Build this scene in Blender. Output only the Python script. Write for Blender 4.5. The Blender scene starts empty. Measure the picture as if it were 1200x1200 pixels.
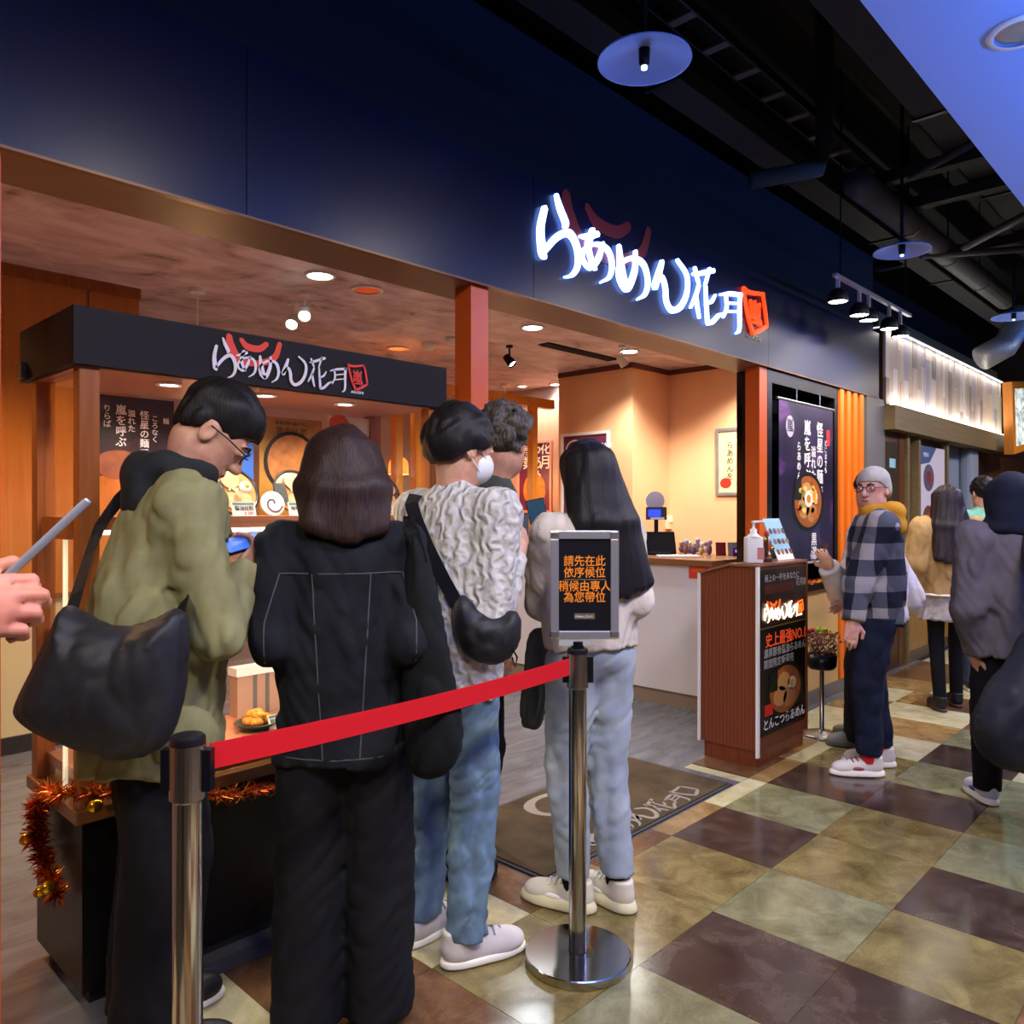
import bpy, bmesh, math, random
import numpy as np
from mathutils import Vector, Matrix
PI = math.pi
S = bpy.context.scene
C = S.collection
random.seed(4); RNG = np.random.default_rng(4)

# ------------------------------------------------------------------ camera
F, HY, H, VX = 925., 596., 1.42, 1480.        # focal length and horizon in pixels of the 1200 frame, eye height
A = math.atan((VX-600)/F)
FW = np.array([math.cos(A), math.sin(A)]); RT = np.array([math.sin(A), -math.cos(A)])
cam = bpy.data.cameras.new('camera'); co = bpy.data.objects.new('camera', cam); C.objects.link(co)
cam.sensor_width = 36; cam.lens = 36*F/1200; cam.shift_y = (HY-600)/1200; cam.clip_start = .02
co.location = (0, 0, H); co.rotation_euler = (PI/2, 0, A-PI/2)
S.camera = co
S.cycles.transparent_max_bounces = 24
def dr(px): return FW+(px-600)/F*RT
def pf(px, py, z=0):                             # pixel -> point at height z
    t = F*(H-z)/(py-HY); v = dr(px)*t; return Vector((v[0], v[1], z))
def pY(px, py, Y):                               # pixel -> point on the plane y = Y
    v = dr(px); t = Y/v[1]; return Vector((v[0]*t, Y, H-(py-HY)*t/F))
def pX(px, py, X):
    v = dr(px); t = X/v[0]; return Vector((X, v[1]*t, H-(py-HY)*t/F))
def pD(px, py, t):                               # pixel -> point at forward distance t
    v = dr(px)*t; return Vector((v[0], v[1], H-(py-HY)*t/F))

# ------------------------------------------------------------------ world and view
w = bpy.data.worlds.new('world'); S.world = w; w.use_nodes = True
w.node_tree.nodes['Background'].inputs[0].default_value = (.55, .6, .8, 1)
w.node_tree.nodes['Background'].inputs[1].default_value = .035
S.view_settings.view_transform = 'Standard'; S.view_settings.look = 'None'
S.view_settings.exposure = 0.0; S.view_settings.gamma = 1; S.view_settings.use_curve_mapping = False

def light(name, kind, loc, power, col, parent=None, size=.1, size_y=None, rot=(0,0,0), spot=None, blend=.6, spread=None):
    l = bpy.data.lights.new(name, kind); l.energy = power; l.color = col
    if kind == 'AREA':
        l.size = size
        if size_y: l.shape = 'RECTANGLE'; l.size_y = size_y
        else: l.shape = 'DISK'
        if spread: l.spread = spread
    elif kind == 'SPOT': l.spot_size = spot; l.spot_blend = blend; l.shadow_soft_size = size
    else: l.shadow_soft_size = size
    o = bpy.data.objects.new(name, l); C.objects.link(o); o.rotation_euler = rot
    o.location = loc
    if parent is not None:
        o.parent = parent; o.location = XF[parent.name].inverted() @ Vector(loc)
    return o
WARM = (1, .72, .45); NEUT = (1, .9, .78); COOL = (.82, .92, 1)
# blue LED cove lamps under the far side of the corridor, washing the hung ceiling
for cx in (0.6, 3.4, 6.2, 9.0):
    light('blue_cove_light', 'AREA', (cx, -.45, 2.6), 105, (.11, .32, 1.0), size=2.4, size_y=.12, rot=(PI, 0, 0))
# corridor ceiling lamps behind and beside the viewer
CORRIDOR = ((-1.0, .6, 60), (.3, -.3, 60), (1.6, -.1, 60), (3.3, .1, 50), (5.2, .3, 50), (6.9, .5, 46), (8.8, .6, 46), (10.8, .6, 46))
for cx, cy, e in CORRIDOR:
    light('corridor_light', 'AREA', (cx, cy, 3.08), e, (1, .88, .72), size=.35)

# ------------------------------------------------------------------ materials
MATS = {}
def lin(h):
    h = h.lstrip('#'); v = [int(h[i:i+2], 16)/255 for i in (0, 2, 4)]
    return tuple((x/12.92 if x <= .04045 else ((x+.055)/1.055)**2.4) for x in v)+(1,)
class NT:
    def __init__(s, name):
        s.m = bpy.data.materials.new(name); s.m.use_nodes = True; s.t = s.m.node_tree
        s.b = s.t.nodes['Principled BSDF']
    def n(s, typ, **k):
        x = s.t.nodes.new(typ)
        for a, v in k.items():
            if a.startswith('i_'):
                key = a[2:]; x.inputs[int(key) if key.isdigit() else key.replace('_', ' ')].default_value = v
            else: setattr(x, a, v)
        return x
    def l(s, a, b): s.t.links.new(a, b)
    def coord(s, scale=(1,1,1), kind='Object', rot=(0,0,0)):
        c = s.n('ShaderNodeTexCoord'); mp = s.n('ShaderNodeMapping'); mp.inputs['Scale'].default_value = scale; mp.inputs['Rotation'].default_value = rot
        s.l(c.outputs[kind], mp.inputs[0]); return mp.outputs[0]
    def ramp(s, fac, cols):
        r = s.n('ShaderNodeValToRGB'); e = r.color_ramp.elements
        while len(e) < len(cols): e.new(.5)
        for k, (p, c) in enumerate(cols): e[k].position = p; e[k].color = lin(c) if isinstance(c, str) else c
        s.l(fac, r.inputs[0]); return r.outputs[0]
    def noise(s, vec, scale, detail=3, rough=.55, dist=0):
        x = s.n('ShaderNodeTexNoise'); x.inputs['Scale'].default_value = scale; x.inputs['Detail'].default_value = detail
        x.inputs['Roughness'].default_value = rough; x.inputs['Distortion'].default_value = dist
        if vec: s.l(vec, x.inputs['Vector'])
        return x.outputs['Fac']
    def bump(s, h, st=.3, d=.01):
        b = s.n('ShaderNodeBump'); b.inputs['Strength'].default_value = st; b.inputs['Distance'].default_value = d
        s.l(h, b.inputs['Height']); s.l(b.outputs[0], s.b.inputs['Normal'])
    def set(s, rough=.5, metal=0, spec=.5, emit=None, es=0, alpha=None):
        b = s.b; b.inputs['Roughness'].default_value = rough; b.inputs['Metallic'].default_value = metal
        b.inputs['Specular IOR Level'].default_value = spec
        if emit: b.inputs['Emission Color'].default_value = lin(emit); b.inputs['Emission Strength'].default_value = es
def mat(name, col, rough=.5, metal=0, spec=.4, emit=None, es=0, var=0, vscale=6, bump=0, bscale=60, stretch=(1,1,1), col2=None):
    if name in MATS: return MATS[name]
    t = NT(name); t.set(rough, metal, spec, emit, es)
    t.b.inputs['Base Color'].default_value = lin(col)
    if col2 or var:
        v = t.coord(stretch)
        c2 = lin(col2) if col2 else tuple(x*(1-var) for x in lin(col)[:3])+(1,)
        t.l(t.ramp(t.noise(v, vscale, 4), [(.33, lin(col)), (.68, c2)]), t.b.inputs['Base Color'])
    if bump:
        t.bump(t.noise(t.coord(stretch), bscale, 3), bump, .01)
    MATS[name] = t.m; return t.m
def emis(name, col, es):
    return mat(name, col, .6, emit=col, es=es)
def glass(name, tint='#ffffff', gloss=.12):
    if name in MATS: return MATS[name]
    t = NT(name); n = t.t.nodes; tr = t.n('ShaderNodeBsdfTransparent'); gl = t.n('ShaderNodeBsdfGlossy'); mx = t.n('ShaderNodeMixShader')
    tr.inputs[0].default_value = lin(tint); gl.inputs['Roughness'].default_value = .02; lw = t.n('ShaderNodeLayerWeight', i_0=.5); pw = t.n('ShaderNodeMath', operation='POWER', i_1=3.5); ma = t.n('ShaderNodeMath', operation='MULTIPLY_ADD', i_1=.5, i_2=.035)
    t.l(lw.outputs['Facing'], pw.inputs[0]); t.l(pw.outputs[0], ma.inputs[0]); t.l(ma.outputs[0], mx.inputs[0]); t.l(tr.outputs[0], mx.inputs[1]); t.l(gl.outputs[0], mx.inputs[2])
    t.l(mx.outputs[0], n['Material Output'].inputs[0]); MATS[name] = t.m; return t.m

# ------------------------------------------------------------------ objects
XF = {}
def tag(o, label=None, cat=None, group=None, kind=None):
    if label: o['label'] = label
    if cat: o['category'] = cat
    if group: o['group'] = group
    if kind: o['kind'] = kind
    return o
def thing(name, loc, label=None, cat=None, group=None, rotz=0, kind=None):
    o = bpy.data.objects.new(name, None); C.objects.link(o); o.empty_display_size = .1
    o.location = loc; o.rotation_euler = (0, 0, rotz)
    XF[o.name] = Matrix.Translation(Vector(loc)) @ Matrix.Rotation(rotz, 4, 'Z')
    return tag(o, label, cat, group, kind)
def obj(name, verts, faces, m, parent=None, smooth=False, local=False, mats=None, mi=None, bevel=0, label=None, cat=None, group=None, kind=None, normals=False):
    V = np.asarray(verts, dtype=float).reshape(-1, 3)
    if parent is not None:
        X = XF[parent.name]
        if not local:
            I = np.array(X.inverted()); V = V @ I[:3, :3].T + I[:3, 3]
        base = None
    else:
        lo, hi = V.min(0), V.max(0); base = np.array([(lo[0]+hi[0])/2, (lo[1]+hi[1])/2, lo[2]]); V = V-base
    me = bpy.data.meshes.new(name)
    me.from_pydata(V.tolist(), [], [list(f) for f in faces] if not isinstance(faces, np.ndarray) else faces.tolist())
    if bevel or normals:
        bm = bmesh.new(); bm.from_mesh(me)
        bmesh.ops.recalc_face_normals(bm, faces=bm.faces)
        if bevel: bmesh.ops.bevel(bm, geom=list(bm.edges), offset=bevel, segments=2, affect='EDGES', profile=.6)
        bm.to_mesh(me); bm.free()
    for x in (mats or [m]): me.materials.append(x)
    if mi is not None: me.polygons.foreach_set('material_index', np.asarray(mi, dtype=np.int32))
    if smooth: me.polygons.foreach_set('use_smooth', np.ones(len(me.polygons), dtype=bool))
    me.update()
    o = bpy.data.objects.new(name, me); C.objects.link(o)
    if parent is not None: o.parent = parent; XF[o.name] = XF[parent.name]
    else: o.location = base; XF[o.name] = Matrix.Translation(Vector(base))
    return tag(o, label, cat, group, kind)
BF = [(0,3,2,1), (4,5,6,7), (0,1,5,4), (1,2,6,5), (2,3,7,6), (3,0,4,7)]
class MB:
    def __init__(s): s.v = []; s.f = []
    def add(s, V, Fc):
        n = len(s.v); s.v += [tuple(p) for p in V]; s.f += [tuple(i+n for i in f) for f in Fc]; return s
    def box(s, a, b, R=None, c=None):
        x0,y0,z0 = a; x1,y1,z1 = b
        V = [(x0,y0,z0),(x1,y0,z0),(x1,y1,z0),(x0,y1,z0),(x0,y0,z1),(x1,y0,z1),(x1,y1,z1),(x0,y1,z1)]
        if R is not None: V = [tuple(R @ (Vector(p)-Vector(c))+Vector(c)) for p in V]
        return s.add(V, BF)
    def tube(s, pts, r, n=12, cap=True):
        pts = [Vector(p) for p in pts]; rs = r if isinstance(r, (list, tuple)) else [r]*len(pts)
        V = []; prev = None
        for i, p in enumerate(pts):
            t = (pts[min(i+1, len(pts)-1)]-pts[max(i-1, 0)]).normalized()
            if prev is None:
                u = t.orthogonal().normalized()
            else:
                u = (prev-t*prev.dot(t)).normalized()
            prev = u; v = t.cross(u)
            V += [p+rs[i]*(math.cos(2*PI*k/n)*u+math.sin(2*PI*k/n)*v) for k in range(n)]
        Fc = [(i*n+k, i*n+(k+1) % n, (i+1)*n+(k+1) % n, (i+1)*n+k) for i in range(len(pts)-1) for k in range(n)]
        if cap: Fc += [tuple(range(n))[::-1], tuple(range((len(pts)-1)*n, len(pts)*n))]
        return s.add(V, Fc)
    def lathe(s, c, prof, n=24, cap=True, M=None):            # prof: (r, z)
        V = []
        for r, z in prof:
            for k in range(n):
                p = Vector((r*math.cos(2*PI*k/n), r*math.sin(2*PI*k/n), z))
                if M is not None: p = M @ p
                V.append(p+Vector(c))
        m = len(prof)
        Fc = [(i*n+k, i*n+(k+1) % n, (i+1)*n+(k+1) % n, (i+1)*n+k) for i in range(m-1) for k in range(n)]
        if cap: Fc += [tuple(range(n))[::-1], tuple(range((m-1)*n, m*n))]
        return s.add(V, Fc)
    def ell(s, c, r, n=12, m=8, M=None):
        prof = [(math.sin(PI*i/m), -math.cos(PI*i/m)) for i in range(m+1)]
        prof[0] = (.01, -1); prof[-1] = (.01, 1)
        R = Matrix.Diagonal(Vector(r)); R = (M @ R) if M is not None else R
        return s.lathe(c, prof, n, True, R)
    def poly(s, pts, up):                                     # extruded polygon: pts in 3-D, up = extrusion vector
        n = len(pts); up = Vector(up)
        V = [Vector(p) for p in pts]+[Vector(p)+up for p in pts]
        return s.add(V, [tuple(range(n))[::-1], tuple(range(n, 2*n))]+[(k, (k+1) % n, n+(k+1) % n, n+k) for k in range(n)])
    def obj(s, name, m, parent=None, **k): return obj(name, s.v, s.f, m, parent, **k)
def box(name, a, b, m, parent=None, **k): return MB().box(a, b).obj(name, m, parent, **k)
def place(o, fr):
    return o
# a flat frame (origin, right, up, normal) to lay print and strokes on
class Frame:
    def __init__(s, o, r, u): s.o = Vector(o); s.r = Vector(r).normalized(); s.u = Vector(u).normalized(); s.n = s.r.cross(s.u)
    def p(s, x, y, z=0): return s.o+s.r*x+s.u*y+s.n*z
FRONT = lambda o: Frame(o, (1,0,0), (0,0,1))           # faces -y (the corridor)
SIDE = lambda o: Frame(o, (0,-1,0), (0,0,1))           # faces -x
def quad(mb, fr, x0, y0, x1, y1, z0=0, z1=.001):
    V = [fr.p(x,y,z) for z in (z0, z1) for x, y in ((x0,y0),(x1,y0),(x1,y1),(x0,y1))]
    return mb.add(V, BF)
def disc(mb, fr, cx, cy, rx, ry, z0=0, z1=.001, n=28, a0=0):
    pts = [fr.p(cx+rx*math.cos(2*PI*k/n), cy+ry*math.sin(2*PI*k/n), z0) for k in range(n)]
    return mb.poly(pts, fr.n*(z1-z0))
def stroke(mb, fr, pts, depth, z0=0, sub=5):
    P = np.array([p[:2] for p in pts], float); W = np.array([p[2] for p in pts], float)
    n = len(P); t = np.arange(n); tt = np.linspace(0, n-1, (n-1)*sub+1)
    def cr(a):                                              # catmull-rom
        a = np.concatenate([[2*a[0]-a[1]], a, [2*a[-1]-a[-2]]]); i = np.clip(tt.astype(int), 0, n-2); f = (tt-i)
        f = f.reshape((-1,)+(1,)*(a.ndim-1)); p0, p1, p2, p3 = a[i], a[i+1], a[i+2], a[i+3]
        return .5*(2*p1+(p2-p0)*f+(2*p0-5*p1+4*p2-p3)*f*f+(3*p1-p0-3*p2+p3)*f**3)
    P = cr(P); W = np.interp(tt, t, W); T = np.gradient(P, axis=0); T /= np.linalg.norm(T, axis=1)[:, None]+1e-9
    N = np.stack([-T[:,1], T[:,0]], 1); L = P+N*W[:,None]/2; R = P-N*W[:,None]/2
    L = np.vstack([P[0]-T[0]*W[0]*.35, L, P[-1]+T[-1]*W[-1]*.35]); R = np.vstack([P[0]-T[0]*W[0]*.35, R, P[-1]+T[-1]*W[-1]*.35])
    m = len(L); V = []
    for z in (z0, z0+depth):
        V += [fr.p(x, y, z) for x, y in L]+[fr.p(x, y, z) for x, y in R]
    Fc = []
    for k in range(m-1):
        Fc += [(k, k+1, m+k+1, m+k), (2*m+k, 3*m+k, 3*m+k+1, 2*m+k+1), (k, 2*m+k, 2*m+k+1, k+1), (m+k, m+k+1, 3*m+k+1, 3*m+k)]
    return mb.add(V, Fc)
def text(s, fr, x, y, size, m, parent, name='lettering', depth=.0006, z=.001, bold=0, align='LEFT', sx=1, **k):
    cu = bpy.data.curves.new('t', 'FONT'); cu.body = s; cu.size = size; cu.extrude = depth/2; cu.offset = min(bold, .011)*size
    cu.align_x = align; cu.resolution_u = 2
    to = bpy.data.objects.new('t', cu); C.objects.link(to)
    me = bpy.data.meshes.new_from_object(to.evaluated_get(bpy.context.evaluated_depsgraph_get()))
    bpy.data.objects.remove(to); bpy.data.curves.remove(cu)
    V = [fr.p(x+v.co.x*sx, y+v.co.y, z+v.co.z) for v in me.vertices]; Fc = [tuple(p.vertices) for p in me.polygons]
    bpy.data.meshes.remove(me)
    if not V: return None
    return obj(name, V, Fc, m, parent, **k)
def vtext(s, fr, x, y, size, m, parent, step=1.05, **k):
    return text('\n'.join(s), fr, x, y, size, m, parent, **k)
# the brush logo: strokes in units (x right 0..1090, y down), levelled from the canopy sign
def _r(pts): return [(x-40, -(y-.14*(x-40)), w) for x, y, w in pts]
LOGO = {
 'letter_ra': [[(108,66,16),(120,105,30),(140,150,34),(135,165,14)], [(70,118,26),(56,190,34),(62,262,44),(70,280,20)], [(66,262,22),(110,205,28),(152,182,34),(180,220,34),(184,280,26),(165,318,18),(138,330,8)]],
 'letter_a': [[(192,182,12),(222,176,30),(258,160,26)], [(240,150,30),(222,205,34),(236,262,22),(250,285,12)], [(278,185,14),(262,240,26),(232,282,22),(204,262,20),(206,226,16),(250,196,18),(296,206,26),(314,252,26),(304,300,18),(270,326,8)]],
 'letter_me': [[(342,182,22),(352,262,44),(374,332,30)], [(412,186,18),(408,260,32),(376,330,34),(344,300,26),(346,250,20),(396,216,22),(446,228,30),(466,286,28),(454,338,20),(420,364,8)]],
 'letter_n': [[(532,200,22),(516,250,36),(496,306,40)], [(494,300,18),(528,262,26),(546,296,30),(552,352,30),(578,382,30),(622,362,30),(654,300,28),(652,232,26),(604,180,16)]],
 'letter_hana': [[(684,222,14),(730,210,26),(796,188,26)], [(694,194,18),(708,236,22),(716,256,12)], [(774,182,16),(756,238,16),(748,258,10)], [(716,262,18),(698,312,22),(672,360,12)], [(702,300,14),(708,350,22),(718,396,14)], [(752,258,16),(756,330,22),(762,408,24)], [(762,412,26),(790,404,24),(826,372,20),(852,364,10)], [(806,288,10),(786,318,20),(752,336,12)]],
 'letter_tsuki': [[(866,272,18),(872,330,20),(852,378,10)], [(836,282,12),(890,270,24),(960,266,22)], [(952,262,26),(950,350,26),(948,420,20),(928,440,8)], [(878,312,12),(942,306,12)], [(874,348,12),(942,342,12)]],
}
SPLASH = [[(148,46,40),(160,120,60),(215,205,50),(330,232,40),(440,190,44),(478,90,34)], [(222,70,30),(262,118,46),(340,132,44),(392,96,34)]]
SEAL = [[(972,232,22),(1010,246,24),(1104,240,20)], [(1100,238,20),(1116,310,22),(1128,384,20)], [(1128,384,22),(1080,410,26),(1034,428,22)], [(1034,428,24),(1002,350,22),(974,236,20)]]
def logo(fr, ux, uy, letter_mats, red, parent, depth, splash=None, sub=5, seal_mat=None, wf=.72):
    sc = lambda L: [(x*ux, y*uy, w*(ux*.35+uy*.65)*wf) for x, y, w in _r(L)]
    if splash:
        mb = MB(); [stroke(mb, fr, [(x, y, w*1.35) for x, y, w in sc(L)], .002, .0005, sub) for L in SPLASH]; mb.obj('red_brush_mark', splash, parent)
    for k, LL in LOGO.items():
        mb = MB(); [stroke(mb, fr, sc(L), depth, .003, sub) for L in LL]; mb.obj(k, letter_mats, parent)
    mb = MB(); [stroke(mb, fr, sc(L), depth, .003, sub) for L in SEAL]; sl = mb.obj('seal_mark', red, parent)
    cx, cy = (1048-40)*ux, -(330-.14*1008)*uy
    text('嵐', fr, cx, cy-48*uy, 118*uy, red, sl, 'seal_character', depth=depth, z=.003+depth/2, bold=.02, align='CENTER', sx=ux/uy*.72)
    text('ARASHI', fr, (1000-40)*ux, -(452-.14*990)*uy, 30*uy, letter_mats if not seal_mat else seal_mat, parent, 'small_lettering', depth=.002, z=.002, bold=.01, sx=ux/uy)
# ================================================================== materials of the place
def m_tile(name, c1, c2, c3):
    t = NT(name); v = t.coord((1,1,1), 'Object'); rnd = t.n('ShaderNodeObjectInfo')
    ad = t.n('ShaderNodeVectorMath', operation='ADD'); sc = t.n('ShaderNodeVectorMath', operation='SCALE'); sc.inputs['Scale'].default_value = 1
    cmb = t.n('ShaderNodeCombineXYZ'); mu = t.n('ShaderNodeMath', operation='MULTIPLY'); mu.inputs[1].default_value = 40
    t.l(rnd.outputs['Random'], mu.inputs[0]); t.l(mu.outputs[0], cmb.inputs[0]); t.l(mu.outputs[0], cmb.inputs[1])
    t.l(v, ad.inputs[0]); t.l(cmb.outputs[0], ad.inputs[1])
    a = t.noise(ad.outputs[0], 7, 6, .62, .6); b = t.noise(ad.outputs[0], 110, 4, .75)
    mx = t.n('ShaderNodeMath', operation='MULTIPLY_ADD'); mx.inputs[1].default_value = .35; t.l(b, mx.inputs[0]); t.l(a, mx.inputs[2])
    t.l(t.ramp(mx.outputs[0], [(.45, c1), (.66, c2), (.85, c3)]), t.b.inputs['Base Color'])
    rr = t.n('ShaderNodeMapRange', i_1=.3, i_2=.8, i_3=.13, i_4=.24); t.l(a, rr.inputs[0]); t.l(rr.outputs[0], t.b.inputs['Roughness'])
    t.b.inputs['Specular IOR Level'].default_value = .55
    t.bump(t.noise(ad.outputs[0], 9, 2), .06, .006)
    MATS[name] = t.m; return t.m
T_DARK = m_tile('tile_dark', '#2d2118', '#3b2c24', '#4d3f37'); T_OLIVE = m_tile('tile_olive', '#4f4325', '#685b35', '#817446')
T_GREEN = m_tile('tile_green', '#565436', '#6d6b4b', '#817f5e'); T_CREAM = m_tile('tile_cream', '#999067', '#b0a87f', '#bdb895')
T_TAN = m_tile('tile_tan', '#6b5330', '#84683f', '#9b8051'); T_BROWN = m_tile('tile_brown', '#4a321f', '#5e4129', '#73553a')
def m_wood(name, c1, c2, rough=.35, axis='z', scale=1., spec=.4, bump=.08):
    if name in MATS: return MATS[name]
    t = NT(name); t.set(rough, 0, spec); st = {'z': (14,14,.7), 'x': (.7,14,14), 'y': (14,.7,14)}[axis]
    v = t.coord(tuple(x*scale for x in st)); a = t.noise(v, 3, 5, .6, .8)
    t.l(t.ramp(a, [(.3, c1), (.7, c2)]), t.b.inputs['Base Color']); t.bump(a, bump, .004); MATS[name] = t.m; return t.m
W_WALL = m_wood('wood_wall', '#a9662a', '#bd7a38', .32, scale=.6); W_POST = m_wood('wood_post', '#7c431f', '#9a5a2a', .3)
W_COUNTER = m_wood('wood_counter', '#6f4527', '#8a5a35', .3, 'y'); W_RED = m_wood('wood_red', '#602e17', '#7a3d20', .38, scale=1.6)
W_ORANGE = m_wood('wood_orange', '#c9741f', '#d98a2c', .35); W_OLIVE = m_wood('wood_olive', '#6a5836', '#7d6a44', .5, 'x'); W_DARK = m_wood('wood_dark', '#3e2614', '#52331b', .4)
M_ORANGE = mat('orange_paint', '#cf5a1a', .35, spec=.45, var=.06); M_RED = mat('red_print', '#c4281c', .5)
M_BLACK = mat('black_gloss', '#0b0c12', .32, spec=.3); M_FASCIA = mat('fascia_blue_lit', '#0b1134', .3, spec=.3, var=.15, vscale=1.5)  # fascia: blue glow on the black board painted in as navy
M_CANOPY = mat('canopy_black', '#151113', .6, spec=.2); M_WHITE = mat('white_plain', '#e4e2dc', .5); M_CHROME = mat('chrome', '#b9b6b0', .13, 1.0)
M_STEEL = mat('brushed_steel', '#a8a29a', .26, 1.0, bump=.15, bscale=120, stretch=(1,1,.03)); M_DARKM = mat('dark_metal', '#15161a', .45, .6)
M_DUCT = mat('duct_grey', '#56585c', .6, .4, var=.3); M_VOID = mat('void_black', '#0b0c10', .85, var=.2)
M_PEACH = mat('peach_wall', '#e4b186', .6, var=.04, bump=.05, bscale=200); M_CREAMW = mat('cream_wall', '#cdbb87', .55, var=.05)
M_MAUVE = mat('mauve_wall', '#b0948c', .6, var=.08); M_GREYW = mat('grey_wall', '#66625f', .5, var=.08)
M_CTR = mat('counter_white', '#cfc8c4', .4, var=.03); M_KICK = mat('kick_tan', '#8d7b68', .4); M_BLUEC = mat('blue_lit_ceiling', '#93abe6', .6)  # hung ceiling: part of the lamps' blue light is mixed into its paint
M_ALU = mat('aluminium', '#b4b6ba', .32, .75); M_PAPER = mat('paper', '#ece8dc', .6); M_INK = mat('ink', '#16141a', .6); M_GREYINK = mat('ink_grey', '#9a9794', .6)
M_GLASS = glass('clear_glass'); M_ORINK = mat('ink_orange', '#e8851f', .55); M_WHINK = mat('ink_white', '#e8e4e4', .55)
M_GOLD = mat('gold_foil', '#d8a21c', .22, .9); M_SKIRT = mat('skirting', '#2b2723', .5)

# ================================================================== floor
GX, GY, G = 1.14, .95, .455
fl = box('floor', (-2, -3, -.06), (16, 2.305, -.006), mat('grout', '#3a3226', .6), kind='structure')
pat = {(4,1):T_DARK,(4,0):T_OLIVE,(5,0):T_OLIVE,(3,0):T_GREEN,(2,0):T_DARK,(2,-1):T_DARK,(4,-1):T_DARK,(5,-1):T_GREEN,(3,-1):T_OLIVE,
 (6,0):T_DARK,(6,1):T_DARK,(3,1):T_OLIVE,(5,1):T_GREEN,(2,1):T_OLIVE,(1,1):T_OLIVE,(0,1):T_BROWN,(0,2):T_BROWN,(1,2):T_CREAM,(2,2):T_BROWN,(-1,2):T_CREAM,(-1,1):T_CREAM,
 (1,0):T_GREEN,(0,0):T_OLIVE,(7,0):T_GREEN,(8,0):T_DARK,(7,1):T_OLIVE,(8,1):T_CREAM,(9,1):T_TAN,(9,0):T_GREEN,(10,1):T_CREAM,(10,0):T_BROWN,(11,1):T_BROWN,(11,0):T_CREAM,(12,1):T_CREAM,(12,0):T_TAN,
 (7,2):T_TAN,(8,2):T_CREAM,(9,2):T_CREAM,(10,2):T_TAN,(11,2):T_CREAM,(12,2):T_TAN,(6,-1):T_OLIVE,(7,-1):T_GREEN,(6,2):T_CREAM,(5,2):T_BROWN,(0,-1):T_GREEN,(1,-1):T_OLIVE}
rest = [T_TAN, T_CREAM, T_BROWN, T_OLIVE, T_CREAM, T_GREEN]
def tile(x0, y0, x1, y1, m):
    key = ('tile', round(x1-x0, 3), round(y1-y0, 3), m.name)
    if key not in MATS:
        o = MB().box((x0+.001, y0+.001, -.008), (x1-.001, y1-.001, 0)).obj('tile', m, fl)
        me = o.data; c = np.array([(x0+x1)/2, (y0+y1)/2, 0])
        I = XF[fl.name].inverted(); cl = I @ Vector(c)
        for v in me.vertices: v.co -= cl
        o.location = cl; MATS[key] = me; return o
    o = bpy.data.objects.new('tile', MATS[key]); C.objects.link(o); o.parent = fl; o.location = XF[fl.name].inverted() @ Vector(((x0+x1)/2, (y0+y1)/2, 0)); return o
for i in range(-3, 24):
    for j in range(-4, 3):
        x0, y0 = GX+i*G, GY+j*G; x1, y1 = x0+G, y0+G
        m = pat.get((i, j)) or rest[(i*7+j*5+((i*i+3*j) % 4)) % 6]
        if j == 2:
            y1 = 2.305
            if x1 > 2.26 and x0 < 6.2:
                if x0 < 2.2: tile(x0, y0, 2.255, y1, m); tile(2.255, y0, x1, 1.965, T_TAN)
                elif x0 < 3.7:
                    tile(x0, y0, x1, 1.965, {3:T_BROWN, 4:T_TAN, 5:T_CREAM}.get(i, T_TAN))
                else:
                    tile(x0, y0, x1, 1.965, [T_TAN, T_CREAM, T_TAN][i % 3]); tile(x0, 1.965, x1, y1, T_BROWN if i == 6 else m)
                continue
        tile(x0, y0, x1, y1, m)
tile(3.79, 1.967, 3.884, 2.304, T_CREAM)
t = NT('grey_vinyl'); v = t.coord((1.2,5,1)); a = t.noise(v, 2.2, 5, .6, 1.2); t.l(t.ramp(a, [(.3,'#4a4a4e'),(.7,'#69696d')]), t.b.inputs['Base Color']); t.set(.24); t.bump(a, .12, .006); M_VINYL = t.m
sf = box('floor_shop', (-2, 2.305, -.06), (8, 8.2, 0), M_VINYL, kind='structure')
box('floor_entrance', (2.256, 1.966, -.006), (3.789, 2.305, -.0008), M_VINYL, kind='structure')

# ================================================================== facade
YF = 2.36
wf = box('wall_facade', (-2, 2.41, 2.36), (7.0, 2.60, 3.56), mat('upper_wall', '#0a0d22', .5, var=.2, vscale=1.2), kind='structure')
seams = [-2, pY(289, 230, YF).x, 2.62, 4.93, 7.0]
for a, b in zip(seams[:-1], seams[1:]):
    box('fascia_panel', (a+.0015, YF, 2.36), (b-.0015, 2.41, 2.905), M_FASCIA, wf)
box('trim_fascia', (-2, YF-.004, 2.352), (7.0, YF+.02, 2.36), mat('trim_brown', '#6b4a2e', .35, .3), kind='structure')
def m_clouds():
    t = NT('soffit_cloud'); v = t.coord((1,1,1)); a = t.noise(v, 2.2, 6, .62, 1.4)
    v2 = t.coord((.7, 3.2, 1), rot=(0,0,.5)); b = t.noise(v2, 2.6, 4, .6, .6)
    mx = t.n('ShaderNodeMath', operation='MULTIPLY_ADD'); mx.inputs[1].default_value = .5; t.l(b, mx.inputs[0]); t.l(a, mx.inputs[2])
    t.l(t.ramp(mx.outputs[0], [(.50,'#6a5656'),(.66,'#b8a2a4'),(.9,'#dcccce')]), t.b.inputs['Base Color']); t.set(.55); return t.m
M_CLOUD = m_clouds()
box('trim_soffit', (-2, YF+.001, 2.353), (7.0, 2.62, 2.3595), mat('soffit_brown', '#8a6450', .45, var=.15), kind='structure')
box('ceiling_shop', (-2, 2.60, 2.83), (8.2, 8.2, 2.95), M_CLOUD, kind='structure')
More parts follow.
